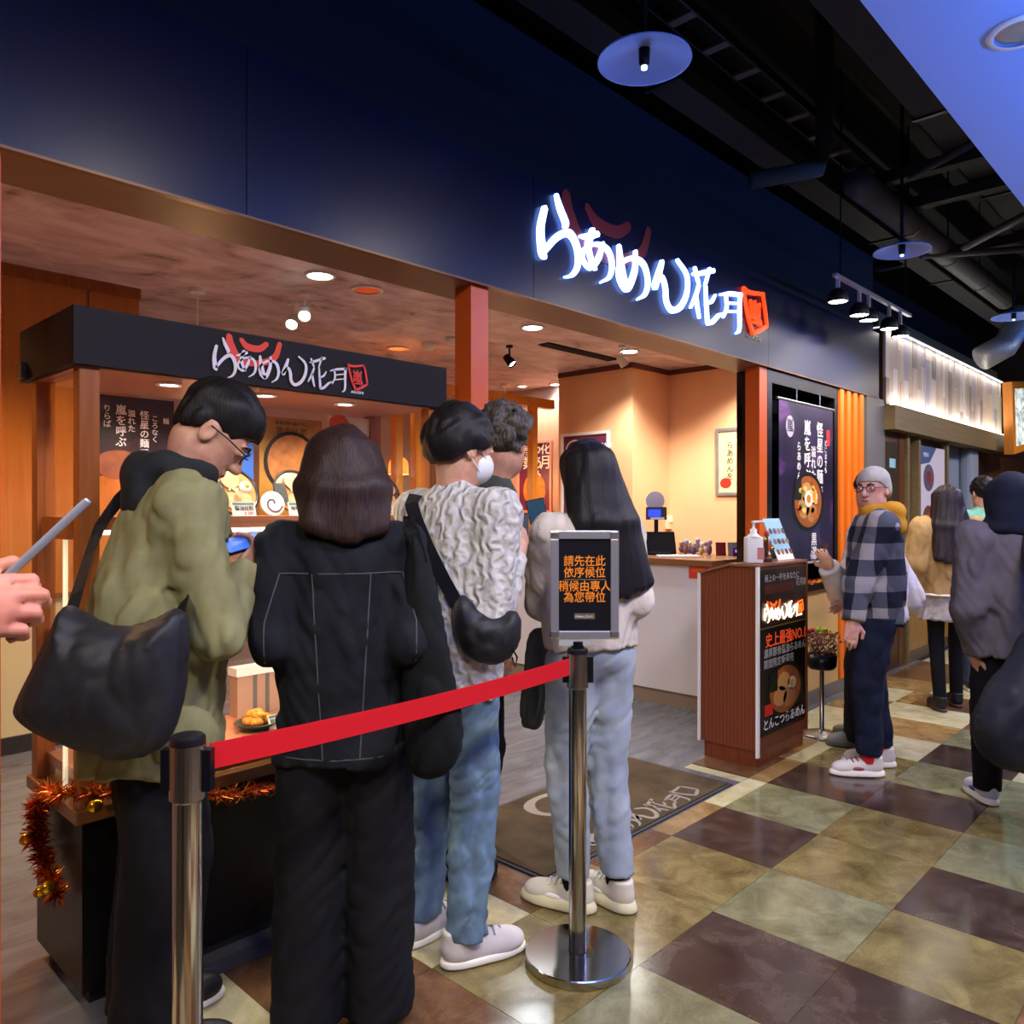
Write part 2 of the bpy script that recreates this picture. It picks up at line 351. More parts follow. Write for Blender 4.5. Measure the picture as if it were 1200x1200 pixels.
box('trim_bulkhead', (-2, 2.601, 2.36), (7.0, 2.62, 2.83), mat('bulkhead', '#7a5a4c', .6), kind='structure')
# orange pillars of the shopfront
def pillar(x0, x1, y0, y1, label):
    o = box('orange_pillar', (x0, y0, 0), (x1, y1, 2.352), M_ORANGE, label=label, cat='pillar', bevel=.003); return o
pillar(2.255, 2.357, 2.38, 2.48, 'slim orange pillar beside the food display case')
p2 = pillar(4.844, 4.954, 2.38, 2.48, 'slim orange pillar between the counter and the hanging banner')
pillar(.44, .572, 2.38, 2.48, 'orange pillar at the end of the shopfront beside the wood panelled wall')
# show window with banner
sw = thing('show_window', (5.55, 2.5, 0), 'black framed recessed show window above the pale yellow low wall', 'window')
XL, XR = 4.956, 6.156
M_BGL = mat('black_glass', '#08080c', .08, spec=.6)
box('back_panel', (XL, 2.56, .87), (XR, 2.60, 2.35), M_BGL, sw)
box('frame_head', (XL, 2.38, 2.262), (XR, 2.56, 2.351), M_BLACK, sw); box('frame_jamb', (XL, 2.38, .87), (XL+.07, 2.56, 2.262), M_BLACK, sw)
box('frame_jamb', (XR-.07, 2.38, .87), (XR, 2.56, 2.262), M_BLACK, sw); box('sill', (XL, 2.34, .83), (XR, 2.56, .87), M_BLACK, sw)
box('wall_low', (XL, 2.38, .1), (XR, 2.58, .83), mat('low_wall_yellow', '#c9a262', .4, var=.06), kind='structure')
box('baseboard_low', (XL, 2.37, 0), (6.72, 2.58, .1), mat('low_base', '#6e6655', .45), kind='structure')
# orange louvre fins and the grey wall beside them
lv = thing('louvre_screen', (6.44, 2.45, .1), 'orange vertical louvre fins beside the hanging banner', 'screen')
box('backing', (6.158, 2.50, .101), (6.718, 2.56, 2.35), mat('louvre_back', '#9a3a14', .5), lv)
for k in range(4):
    x = 6.17+k*.14; box('fin', (x, 2.365, .101), (x+.075, 2.499, 2.35), mat('fin_orange', '#e0701a', .35), lv, bevel=.004)
box('wall_grey', (6.72, 2.36, 0), (7.14, 2.9, 2.352), M_GREYW, kind='structure')
box('wall_end', (7.001, 2.46, 2.352), (7.1, 2.6, 2.98), M_VOID, kind='structure')
# ---- shop interior walls
wl = box('wall_left', (-2, 5.25, .9), (2.03, 5.37, 2.83), W_WALL, kind='structure')
for x in (-.2, .45, 1.1, 1.72): box('panel_joint', (x, 5.246, .94), (x+.012, 5.25, 2.8), mat('joint', '#7a4318', .5), wl)
box('wall_left_lower', (-2, 5.25, .1), (2.03, 5.37, .9), M_CREAMW, kind='structure'); box('baseboard_left', (-2, 5.235, 0), (2.03, 5.37, .1), M_SKIRT, kind='structure')
box('trim_1', (-2, 5.235, .885), (2.03, 5.25, .915), W_POST, kind='structure'); box('trim_2', (-2, 5.22, 2.765), (2.03, 5.25, 2.83), W_POST, kind='structure')
CX, CY = 6.31, 4.40; CX2 = 6.95
box('wall_peach_near', (CX, CY, 0), (CX2+.1, 5.33, 2.83), M_PEACH, kind='structure')
box('wall_peach_far', (CX2, 2.62, 0), (CX2+.1, CY, 2.83), M_PEACH, kind='structure')
box('trim_3', (CX-.012, CY-.012, 2.78), (CX2, CY, 2.83), mat('cornice', '#5a2f2a', .5), kind='structure')
box('trim_4', (CX-.012, CY, 2.78), (CX, 5.33, 2.83), MATS['cornice'], kind='structure'); box('trim_5', (CX2-.012, 2.62, 2.78), (CX2, CY-.012, 2.83), MATS['cornice'], kind='structure')
box('wall_back', (-2, 8.1, 0), (8.2, 8.2, 2.83), M_MAUVE, kind='structure'); box('wall_right_deep', (6.9, 5.33, 0), (7.05, 8.1, 2.83), M_MAUVE, kind='structure')
box('wall_side', (-2, 2.4, 0), (-1.9, 8.1, 2.83), W_WALL, kind='structure')
# wood partition deep in the shop
pt = thing('wood_partition', (4.6, 5.6, 0), 'slim wooden post and beam frame beside the peach wall', 'partition')
bz = pY(610, 470, 5.4).z
box('beam', (2.05, 5.36, bz-.04), (6.28, 5.44, bz+.05), W_ORANGE, pt)
for px in (624, 488, 465, 440):
    x = pY(px, 500, 5.4).x; box('post', (x-.035, 5.36, 0), (x+.035, 5.44, bz-.04), W_ORANGE, pt)
# ---- corridor shell
cb = box('ceiling_corridor', (-3, -3, 3.1), (16, .965, 3.16), M_BLUEC, kind='structure')
box('ceiling_void', (-3, .9, 4.3), (16, 6, 4.4), M_VOID, kind='structure')
box('wall_void', (7.1, 2.9, 2.98), (16, 3.0, 4.3), M_VOID, kind='structure'); box('wall_void_facade', (-3, 2.61, 3.56), (7.1, 2.7, 4.3), M_VOID, kind='structure')
box('wall_opposite', (-3, -3.1, 0), (16, -3, 3.1), mat('opp_wall', '#8a7560', .6, var=.2, vscale=1), kind='structure')
box('wall_corridor_end', (13.6, -3, 0), (13.7, 6, 4.3), mat('end_wall', '#4a2f1c', .6, var=.3, vscale=2), kind='structure')
# ---- neighbouring shop
np_ = thing('neighbour_fascia', (9.1, 2.4, 2.31), 'pale upright plank fascia with light strips on the neighbouring shop', 'fascia')
box('backing', (7.12, 2.37, 2.31), (11.3, 2.45, 2.98), W_DARK, np_)
pm = [m_wood('plank_%d' % k, a, b, .55, scale=.8) for k, (a, b) in enumerate((('#8b7d72','#a3958a'),('#a3958c','#b8aca4'),('#6d635e','#84786f'),('#9a8776','#b09d8c'),('#7d7682','#938c98')))]
x = 7.122
while x < 11.2:
    wdt = random.choice((.09, .11, .13)); zz = 2.32; top = 2.975; cut = random.uniform(2.42, 2.85)
    for a, b in ((zz, cut), (cut+.002, top)):
        d = random.choice((0, .004, .008)); box('plank', (x, 2.352-d, a), (min(x+wdt-.002, 11.29), 2.3695, b), random.choice(pm[:2]+[pm[1], pm[3], pm[0], pm[3], pm[2], pm[4]]), np_)
    x += wdt
ls = box('light_strip', (7.12, 2.29, 2.312), (11.28, 2.31, 2.322), emis('strip_white', '#fff2df', 8), np_)
light('strip_glow', 'AREA', (9.2, 2.295, 2.335), 15, (1, .93, .84), np_, size=4.1, size_y=.03, rot=(PI*.97, 0, 0))
light('strip_glow_top', 'AREA', (9.2, 2.30, 2.96), 7, (1, .95, .9), np_, size=4.1, size_y=.03, rot=(.25, 0, 0))
box('top_strip', (7.12, 2.335, 2.978), (11.3, 2.45, 2.992), emis('strip_top', '#e9efe9', 1.2), np_)
box('top_ledge', (7.11, 2.40, 2.993), (11.3, 2.89, 3.12), mat('ledge_olive', '#4a4a40', .6), np_)
box('trim_neighbour', (7.12, 2.27, 2.1), (11.3, 2.46, 2.308), W_OLIVE, kind='structure')
M_WAINS = m_wood('wainscot', '#8f6a2e', '#a8803c', .4)
box('wall_neighbour', (7.14, 2.42, 0), (9.1, 2.52, 2.1), mat('neighbour_wall', '#5b4d33', .55), kind='structure')
box('wall_neighbour_wainscot', (7.70, 2.37, .1), (9.1, 2.42, .9), M_WAINS, kind='structure'); box('baseboard_neighbour', (7.70, 2.36, 0), (9.1, 2.42, .1), mat('nbase', '#5e5238', .5), kind='structure')
dn = tag(box('door_1', (7.16, 2.37, 0), (7.66, 2.42, 2.1), W_DARK), kind='structure')
box('door_panel', (7.2, 2.364, .9), (7.5, 2.37, 2.0), mat('door_pane', '#3a3220', .3), dn); box('door_stile', (7.52, 2.362, 0), (7.66, 2.37, 2.1), m_wood('stile', '#4e2b12', '#63391a'), dn)
box('notice', (7.27, 2.362, 1.78), (7.42, 2.364, 1.86), mat('notice_blue', '#8fc2d6', .5), dn)
for x in (7.68, 8.0, 8.92): box('trim_post', (x, 2.34, .0 if x < 7.7 else .9), (x+.06, 2.42, 2.1), W_OLIVE, kind='structure')
box('wall_blue_grey', (9.15, 2.5, 0), (10.4, 2.6, 2.1), mat('bluegrey', '#7f8a93', .5), kind='structure')
box('pillar_round_trim', (10.0, 2.38, 0), (10.35, 2.5, 2.1), mat('bluegrey2', '#8d979c', .4), kind='structure', bevel=.04).name = 'trim_6'
box('wall_brown_beyond', (10.4, 2.5, 0), (13.6, 2.6, 2.1), mat('brown_beyond', '#55331a', .5, var=.2), kind='structure')
# posters on the neighbour
def poster(name, fr, w, h, m, label, frame=None, group=None):
    o = thing(name, fr.p(w/2, 0, 0), label, 'poster', group); mb = MB(); quad(mb, fr, 0, 0, w, h, .0005, .006); mb.obj('sheet', m, o)
    if frame:
        mb = MB()
        for a in ((-frame[0],-frame[0],w+frame[0],0),(-frame[0],h,w+frame[0],h+frame[0]),(-frame[0],0,0,h),(w,0,w+frame[0],h)): quad(mb, fr, *a, 0.0005, .018)
        mb.obj('frame', frame[1], o)
    return o
fr = FRONT((7.76, 2.418, 1.30)); ps = poster('notice_poster', fr, .2, .58, mat('pale_yellow', '#c3b98a', .6), 'narrow pale yellow notice on the post beside the neighbouring door')
mb = MB(); [quad(mb, fr, .03, .06+.1*k, .1+.08*(k % 2), .11+.1*k, .007, .0075) for k in range(5)]; mb.obj('print', mat('dull_ink', '#5a5a55', .6), ps)
fr = FRONT((8.1, 2.36, 1.04)); ps = poster('menu_poster', fr, .78, .98, mat('menu_white', '#c9c2c2', .5), 'tall white menu poster with round dish photographs and a blue corner')
mb = MB(); mb.poly([fr.p(0,.98,.0062), fr.p(0,.80,.0062), fr.p(.28,.83,.0062), fr.p(.5,.98,.0062)], fr.n*.0008); mb.obj('blue_corner', mat('menu_blue', '#3d5478', .5), ps)
for k, (cx, cy, r, c) in enumerate(((.25,.68,.13,'#6b5f76'), (.58,.46,.13,'#4e5a4a'), (.23,.28,.13,'#7a4a34'), (.58,.14,.1,'#6b4a3a'))):
    mb = MB(); disc(mb, fr, cx, cy, r*1.25, r, .0065, .009); d_ = mb.obj('dish_photo', mat('dish_%d' % k, c, .45, var=.5, vscale=12), ps)
    mb = MB(); disc(mb, fr, cx, cy, r*.6, r*.5, .0092, .010); mb.obj('dish_food', mat('food_%d' % k, ('#8c3a2a','#8c8a50','#b0603a','#a06030')[k], .45, var=.4, vscale=20), d_)
text('MENU', fr, .08, .88, .06, M_WHINK, ps, z=.0085)
# tilted light box sign of the next shop
c = pY(1186, 486, 2.15); R = Matrix.Rotation(-.12, 4, 'Y')
sg = thing('lightbox_sign', (c.x, 2.15, 2.05), 'wood framed illuminated picture sign hanging past the plank fascia', 'sign')
for a, b in (((-.5,-.05,-.42),(-.38,.05,.42)), ((.38,-.05,-.42),(.5,.05,.42)), ((-.38,-.05,.34),(.38,.05,.42)), ((-.38,-.05,-.42),(.38,.05,-.34))):
    mb = MB(); cc = Vector((c.x+.3, 2.15, c.z)); mb.box(Vector(a)+cc, Vector(b)+cc, R, cc); mb.obj('frame_rail', W_ORANGE, sg)
t = NT('lit_picture'); v = t.coord((1,1,1)); a = t.noise(v, 9, 4, .7, 1.5); cr_ = t.ramp(a, [(.35,'#39454c'),(.5,'#b9c9c4'),(.62,'#eef2e6')]); t.l(cr_, t.b.inputs['Base Color']); t.l(cr_, t.b.inputs['Emission Color']); t.b.inputs['Emission Strength'].default_value = 1.0
mb = MB(); mb.box(Vector((-.38,-.03,-.34))+cc, Vector((.38,.03,.34))+cc, R, cc); mb.obj('lit_panel', t.m, sg)

# ================================================================== services in the dark ceiling void
M_CONC = mat('void_grey', '#131418', .8)
def pipe(name, pts, r, m, label, n=14, rings=True):
    o = thing(name, pts[0], label, 'pipe'); MB().tube(pts, r, n).obj('run', m, o, smooth=True)
    if rings:
        a, b = Vector(pts[0]), Vector(pts[-1]); k = int((b-a).length/1.1)
        for i in range(1, k+1):
            p = a.lerp(b, i/(k+1)); dd = (b-a).normalized(); MB().tube([p-dd*.02, p+dd*.02], r*1.07, n).obj('joint_ring', m, o)
            MB().tube([p+Vector((0,0,r)), p+Vector((0,0,4.3-p.z))], .006, 6).obj('hanger', M_DARKM, o)
    return o
pipe('air_duct', [pD(1005, 215, 5.2), pD(1178, 352, 8.2)], .095, M_DUCT, 'fat grey round duct hanging in the dark ceiling')
pipe('vent_pipe', [pD(880, 212, 4.6), pD(960, 197, 4.6), pD(966, 170, 4.6), pD(966, 20, 4.6)], .05, M_CONC, 'dark bent pipe beside the fat grey duct', rings=False)
pipe('conduit', [pD(1068, 207, 5.0), pD(1145, 165, 4.2)], .022, M_CONC, 'thin dark conduit crossing the ceiling void toward the blue ceiling')
pipe('conduit', [pD(1130, 290, 6.4), pD(1235, 235, 5.2)], .03, M_DUCT, 'thin grey conduit crossing beyond the fat duct', rings=False)
pipe('conduit', [pD(1080, 300, 6.4), pD(1225, 290, 6.6)], .028, M_DUCT, 'grey conduit running behind the end of the fat duct', rings=False)
pipe('flexible_hose', [pD(1215, 350, 7.6), pD(1190, 385, 7.6), pD(1178, 405, 7.6), pD(1150, 420, 7.6)], .12, mat('foil_hose', '#8d8f90', .4, .5, bump=.6, bscale=40), 'crinkled silver flexible hose hanging above the plank fascia', rings=False)
def tray(x0, x1, y, z, label):
    o = thing('cable_tray', ((x0+x1)/2, y, z), label, 'cable tray')
    for s in (-.07, .07): box('side_rail', (x0, y+s-.006, z), (x1, y+s+.006, z+.05), M_DARKM, o)
    x = x0+.1
    while x < x1: box('rung', (x, y-.064, z), (x+.05, y+.064, z+.012), mat('rung_grey', '#3c3833', .5), o); x += .32
    x = x0+.5
    while x < x1: MB().tube([(x, y, z+.012), (x, y, 4.3)], .006, 6).obj('hanger', M_DARKM, o); x += 1.6
tray(1.2, 6.6, 1.98, 3.72, 'long dark cable tray with pale rungs above the shopfront')
for y, z, s, lab in ((2.2, 3.62, .09, 'dark square duct running along the top of the shopfront wall'), (1.35, 3.8, .14, 'wide dark duct running beside the edge of the blue ceiling')):
    d_ = thing('dark_duct', (4, y, z), lab, 'duct'); box('run', (.5, y-s, z-s*.6), (11, y+s, z+s*.6), M_CONC, d_, bevel=.01)
    for x in (1.8, 3.4, 5.0, 6.6, 8.2): box('flange', (x, y-s-.012, z-s*.6-.012), (x+.03, y+s+.012, z+s*.6+.012), M_DARKM, d_)
for k, (x, y0, y1) in enumerate(((5.6, 1.0, 2.3), (6.2, 1.0, 2.3), (7.6, 1.0, 2.6))): box('ceiling_beam', (x, y0, 3.62), (x+.09, y1, 3.7), M_CONC, label='dark cross beam over the void, %s from the cable tray bend' % ('nearest', 'second', 'third')[k], cat='beam', group='cross beams in the void')
# saucer lamps
M_DISH = mat('dish_blue_lit', '#7f9be0', .4)  # blue light falling on the saucers is put into their enamel colour
def dish(c, label):
    o = thing('saucer_lamp', c, label, 'lamp', 'saucer lamps over the corridor')
    prof = [(.02,.045),(.06,.04),(.11,.022),(.155,.004),(.172,-.004),(.175,-.012),(.168,-.010),(.15,-.002),(.10,.015),(.05,.03),(.0,.034)]
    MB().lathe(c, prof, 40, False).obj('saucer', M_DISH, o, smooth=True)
    MB().lathe(c, [(.002,.034),(.022,.034),(.02,-.02),(.012,-.03),(.002,-.03)], 16, False).obj('lamp_holder', M_DARKM, o, smooth=True)
    MB().lathe(c, [(.002,-.028),(.012,-.03),(.012,-.042),(.002,-.044)], 12, False).obj('bulb', mat('bulb_frost', '#cfe0f0', .2, emit='#cfe4ff', es=1.5), o, smooth=True)
    MB().tube([Vector(c)+Vector((0,0,.04)), (c[0], c[1], 4.3)], .011, 8).obj('rod', M_DARKM, o)
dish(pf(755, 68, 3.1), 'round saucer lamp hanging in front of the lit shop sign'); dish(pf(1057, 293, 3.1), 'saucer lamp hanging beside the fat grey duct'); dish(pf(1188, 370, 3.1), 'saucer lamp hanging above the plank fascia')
c = pf(1197, 36, 3.1); o = thing('recessed_lamp', c-Vector((0,0,.01)), 'round recessed lamp set in the blue ceiling', 'lamp')
MB().lathe((c.x, c.y, 3.09), [(.085,.012),(.105,.012),(.11,.006),(.105,0),(.085,0)], 32, False).obj('rim', M_WHITE, o, smooth=True)
MB().lathe((c.x, c.y, 3.09), [(.001,.0),(.04,.001),(.07,.006),(.085,.011)], 32, False).obj('reflector', M_ALU, o, smooth=True)

# ================================================================== shop sign on the fascia
sg = thing('shop_sign', (3.75, YF, 2.4), 'large glowing white brush lettering with a red seal on the black fascia', 'sign')
a = pY(625, 222, YF); b = pY(897, 400, YF)
M_LIT = emis('lit_letters', '#7ea6ff', 9); M_LITR = emis('lit_red', '#ff4010', 1.7)
ux = (b.x-a.x)/1092; uy = .00140
logo(FRONT((a.x, YF-.002, a.z+66*uy)), ux, uy, M_LIT, M_LITR, sg, .016, mat('splash_dim', '#7a1c22', .5), 6, M_GREYINK, .66)

# housings of the corridor lamps, beyond the picture edge
for cx, cy, e in CORRIDOR:
    o = thing('aisle_lamp', (cx, cy, 3.07), 'round white rimmed lamp in the corridor ceiling over the aisle', 'lamp', 'aisle lamps in the corridor ceiling')
    MB().lathe((cx, cy, 3.07), [(.178,.03),(.21,.03),(.21,.0),(.178,.0)], 32, False).obj('rim', M_WHITE, o)
for cx in (0.6, 3.4, 6.2, 9.0):
    o = thing('blue_light_bar', (cx, -.45, 2.54), 'slim black hung bar throwing blue light up to the ceiling', 'lamp', 'blue light bars over the aisle')
    box('housing', (cx-1.22, -.53, 2.54), (cx+1.22, -.37, 2.59), M_DARKM, o)
    for dx in (-1.1, 1.1): MB().tube([(cx+dx, -.45, 2.59), (cx+dx, -.45, 3.1)], .005, 6).obj('hanger', M_DARKM, o)
# ================================================================== lamps of the shop
def downlight(px, py, m, power, col, label, r=.055, z=2.83, spot=2.3, group='ceiling downlights of the shop', pos=None):
    c = pos or pf(px, py, z); o = thing('downlight', (c[0], c[1], z-.012), label, 'lamp', group)
    MB().lathe((c[0], c[1], z-.012), [(r,.011),(r+.018,.011),(r+.02,.005),(r+.016,0),(r,0)], 28, False).obj('rim', M_WHITE, o, smooth=True)
    MB().lathe((c[0], c[1], z-.008), [(.001,0),(r*.6,.001),(r,.003)], 24, False).obj('lens', m, o, smooth=True)
    if power: light('downlight_beam', 'SPOT', (c[0], c[1], z-.03), power, col, o, size=.05, spot=spot)
L_COOL = emis('lens_cool', '#e2f4ff', 30); L_WARM = emis('lens_warm', '#ff6a30', 2.2); L_OFF = mat('lens_amber', '#b5482a', .3, emit='#c8401c', es=.5)
PW = 150
downlight(375, 322, L_COOL, PW, COOL, 'bright downlight above the food display case', .075)
downlight(624, 383, L_COOL, PW, COOL, 'bright downlight between the slim orange pillar and the lit sign', .075)
downlight(737, 411, L_COOL, PW*1.2, (1,.93,.82), 'bright downlight against the corner of the peach wall', .075)
downlight(430, 339, L_OFF, 0, WARM, 'dim amber downlight beside the bright one over the display case', .085)
downlight(466, 408, L_WARM, 60, WARM, 'orange glowing downlight deep over the dining room', .08)
downlight(651, 450, L_COOL, 50, WARM, 'small white downlight above the partition beam', .06)
downlight(612, 452, L_COOL, 50, WARM, 'small white downlight beside the wooden partition beam', .05)
downlight(0, 0, L_WARM, 260, (1,.6,.3), 'warm downlight over the wood panelled wall', .06, pos=(.35, 4.4))
downlight(0, 0, L_WARM, 150, (1,.6,.32), 'warm downlight over the dining room behind the display case', .06, pos=(3.6, 6.6))
downlight(0, 0, L_COOL, 190, (1,.88,.74), 'warm white downlight behind the serving counter', .06, pos=(6.45, 3.3))
# spot heads and sensors under the shop ceiling
def spot_head(px, py, label, aim, power, z=2.83, col=NEUT, m=M_WHITE):
    c = pf(px, py, z); c = pf(px, py, z-.14); o = thing('spotlight', (c.x, c.y, z-.2), label, 'lamp')
    MB().tube([(c.x,c.y,z), (c.x,c.y,z-.09)], .008, 8).obj('stem', m, o); MB().lathe((c.x,c.y,z-.02), [(.03,0),(.03,.02)], 16).obj('rose', m, o)
    a = Vector(aim).normalized(); M = a.to_track_quat('Z', 'Y').to_matrix(); k = (c.x, c.y, z-.13)
    MB().lathe(k, [(.002,-.06),(.03,-.055),(.036,-.02),(.042,.05),(.040,.05),(.034,.035)], 20, False, M).obj('head', m, o, smooth=True)
    MB().lathe(k, [(.001,.034),(.036,.036)], 20, False, M).obj('lens', emis('lens_spot', '#fff4e0', 22), o)
    if power: light('spot_beam', 'SPOT', Vector(k)+a*.07, power, col, o, size=.03, spot=1.4, rot=a.to_track_quat('-Z', 'Y').to_euler())
spot_head(357, 368, 'white spotlight head under the ceiling behind the display case', (-.4,-.6,-.7), 40); spot_head(343, 378, 'white spotlight head beside its twin behind the display case', (-.5,-.5,-.7), 40)
spot_head(597, 424, 'black spotlight on a short track near the slim orange pillar', (.2,-.6,-.7), 25, m=M_DARKM); spot_head(729, 424, 'white spotlight aimed at the corner of the peach wall', (.6,-.3,-.9), 12)
for px, py, lab in ((502, 402, 'white domed ceiling sensor behind the slim orange pillar'), (530, 396, 'white domed ceiling sensor touching the edge of the slim orange pillar'), (874-2, 437, 'small white ceiling sensor beside the orange pillar by the counter')):
    c = pf(px, py, 2.83); MB().lathe((c.x,c.y,2.765), [(.002,0),(.035,.008),(.055,.03),(.06,.05),(.06,.065)], 20, True).obj('ceiling_sensor', M_WHITE, smooth=True, label=lab, cat='sensor')
c = pf(680, 412, 2.83); vt = thing('ceiling_vent', (c.x, c.y, 2.81), 'dark slotted ceiling vent near the peach wall corner', 'vent'); box('frame', (c.x-.5, c.y-.06, 2.818), (c.x+.5, c.y+.06, 2.83), M_DARKM, vt)
for k in range(4): box('slat', (c.x-.48, c.y-.05+k*.028, 2.812), (c.x+.48, c.y-.036+k*.028, 2.818), M_CONC, vt)
# pendant lamps
def pendant(c, label, r=.1, h=.17, on=True):
    o = thing('pendant_lamp', c, label, 'lamp'); c = Vector(c)
    MB().lathe(c, [(r,0),(r*1.0,h*.5),(r*.9,h*.75),(r*.6,h*.95),(.02,h)], 24, False).obj('shade', mat('pendant_shade', '#ff7a2a', .5, emit='#ff6a1e', es=2.6), o, smooth=True)
    MB().ell(c+Vector((0,0,h*.45)), (.035,.035,.045), 12, 8).obj('bulb', emis('pendant_bulb', '#fff0c0', 12), o, smooth=True)
    MB().tube([c+Vector((0,0,h)), (c.x,c.y,2.83)], .005, 6).obj('cord', M_WHITE, o); MB().lathe((c.x,c.y,2.80), [(.05,0),(.05,.03)], 18).obj('ceiling_rose', M_WHITE, o)
    light('pendant_glow', 'POINT', c+Vector((0,0,-.03)), 22, (1,.55,.25), o, size=.06)
c = pf(231, 338, 2.83); pendant((c.x, c.y, 1.75), 'orange pendant lamp hung from a white ceiling rose behind the display case')
c = pY(467, 556, 6.2); pendant(c, 'glowing orange pendant lamp deep in the shop beyond the display case'); c = pY(592, 556, 6.2); pendant(c, 'glowing orange pendant lamp between the wood partition and the curly haired person')
# track lights in front of the fascia
a = pY(978, 320, 2.0); b = pY(1066, 374, 2.0)
tr = thing('track_light', ((a.x+b.x)/2, 2.0, 2.7), 'track of white spotlights hung in front of the black fascia', 'lamp')
box('track', (a.x, 1.985, a.z-.02), (b.x, 2.015, a.z), M_ALU, tr)
for px, py in ((982, 352), (1007, 368), (1018, 374), (1042, 384), (1055, 393)):
    p = pY(px, py, 2.0); hd = MB().lathe((p.x,2.0,p.z), [(.062,-.012),(.066,.0),(.055,.05),(.03,.075),(.002,.08)], 20, False).obj('spot_head', M_DARKM, tr, smooth=True)
    box('stem', (p.x-.012, 1.99, p.z+.075), (p.x+.012, 2.01, a.z-.02), M_ALU, hd); MB().lathe((p.x,2.0,p.z-.008), [(.001,0),(.058,.001)], 20, False).obj('lens', emis('lens_track', '#fff2dc', 18 if px != 1055 else 4), hd)
    light('track_beam', 'SPOT', (p.x, 2.0, p.z-.02), 32, (1,.93,.8), tr, size=.04, spot=2.2, rot=(.45, 0, 0))
for x in (a.x+.1, b.x-.1): MB().tube([(x,2.0,a.z), (x,2.0,4.3)], .006, 6).obj('hanger', M_DARKM, tr)

# ================================================================== framed pictures in the shop
fr = SIDE((CX-.001, pX(706, 500, CX).y+.62, 0)); pA = pX(661, 512, CX); pB = pX(712, 506, CX)
fr = SIDE((CX-.001, pA.y, pA.z-.8)); wd = pA.y-pB.y
ps = poster('announcement_board', fr, wd, .8, mat('plum_print', '#6a3050', .5, var=.2), 'plum coloured framed notice with a white circle on the peach wall', (.03, M_WHITE))
mb = MB(); disc(mb, fr, wd*.27, .66, .12, .1, .007, .008); mb.obj('white_ring', M_WHINK, ps); mb = MB(); disc(mb, fr, wd*.27, .66, .105, .086, .0082, .009); mb.obj('ring_fill', MATS['plum_print'], ps)
text('18', fr, wd*.27, .61, .13, M_WHINK, ps, z=.0095, bold=.03, align='CENTER'); text('MENU FAIR', fr, wd*.48, .66, .07, M_WHINK, ps, z=.008, bold=.02)
pA = pX(843, 505, CX2); pB = pX(888, 505, CX2); zt = pX(856, 505, CX2).z; zb = pX(856, 577, CX2).z; wd = pA.y-pB.y
fr = SIDE((CX2-.001, pA.y, zb)); ps = poster('calligraphy_poster', fr, wd, zt-zb, mat('ivory_print', '#dccf9c', .55), 'ivory calligraphy print in a silver frame beside the counter', (.03, M_ALU))
for k, s in enumerate(('らあめんを', '美味しく食', 'べる心得')): vtext(s, fr, wd*.2+k*.16, (zt-zb)*.72, .075, M_INK, ps, z=.007, bold=.015)
mb = MB(); disc(mb, fr, wd*.18, .09, .06, .05, .007, .0075); mb.obj('red_stamp', M_RED, ps)
# pink framed poster behind the partition
pA = pX(609, 521, 6.899); pB = pX(645, 521, 6.899); fr = SIDE((6.899, pA.y, pX(609, 598, 6.899).z)); h_ = pA.z-fr.o.z; ww = pA.y-pB.y
ps = poster('menu_board', fr, ww, h_, mat('board_plum', '#5a2346', .5), 'plum and white menu board with a noodle photo behind the wood partition', (.025, mat('pink_frame', '#d8938a', .5)))
for k, s in enumerate(('創業', 'らあめん', '花月')): vtext(s, fr, ww*.12+k*ww*.28, h_*.85, .17, M_WHINK, ps, z=.007, bold=.02)
mb = MB(); disc(mb, fr, ww*.5, h_*.3, ww*.36, .2, .007, .009); mb.obj('noodle_photo', mat('noodle_photo', '#c07a30', .5, var=.5, vscale=16), ps)

# ================================================================== serving counter
c0 = Vector((4.88, 2.735, 0)); YB = 5.2
ct = thing('serving_counter', (5.4, 3.6, 0), 'white serving counter with a brown wooden worktop behind the host stand', 'counter')
box('body', (c0.x, c0.y+.02, .11), (5.62, YB, 1.02), M_CTR, ct); box('kick_panel', (c0.x+.02, c0.y+.05, 0), (5.6, YB-.02, .11), M_KICK, ct)
box('worktop', (c0.x-.03, c0.y-.01, 1.021), (5.65, YB+.02, 1.062), W_COUNTER, ct, bevel=.004)
box('end_trim', (5.06, c0.y+.012, .2), (5.09, c0.y+.02, 1.02), M_WHITE, ct)
fr = SIDE((c0.x-.001, c0.y+.19, .93)); mb = MB(); quad(mb, fr, 0, 0, .16, .085); sn = thing('red_notice', fr.p(.08,0,0), 'small red notice stuck under the worktop edge', 'notice'); mb.obj('sheet', mat('notice_red', '#cf3a24', .5), sn); text('現金禮券', fr, .02, .05, .028, M_ORINK, sn, z=.002)
ZC = 1.062
def on_ctr(px, py):                                       # a point on the worktop
    return pf(px, py, ZC)
def fbox(name, c, sx, sy, sz, m, parent=None, rz=0, tilt=0, bevel=0, **k):
    R = Matrix.Rotation(rz, 3, 'Z') @ Matrix.Rotation(tilt, 3, 'X'); mb = MB()
    mb.box((-sx/2,-sy/2,0), (sx/2,sy/2,sz)); mb.v = [tuple(R @ Vector(v)+Vector(c)) for v in mb.v]; return mb.obj(name, m, parent, bevel=bevel, **k)
VA = A-PI/2                                                # yaw of things turned toward the viewer
p = on_ctr(795, 652); fbox('paper_tray', p, .3, .18, .008, M_WHITE, rz=VA, label='low white paper tray on the serving counter', cat='tray', bevel=.002)
p = on_ctr(772, 650); cr = thing('card_reader', p, 'black point of sale terminal with a blue screen on the counter', 'terminal', rotz=VA)
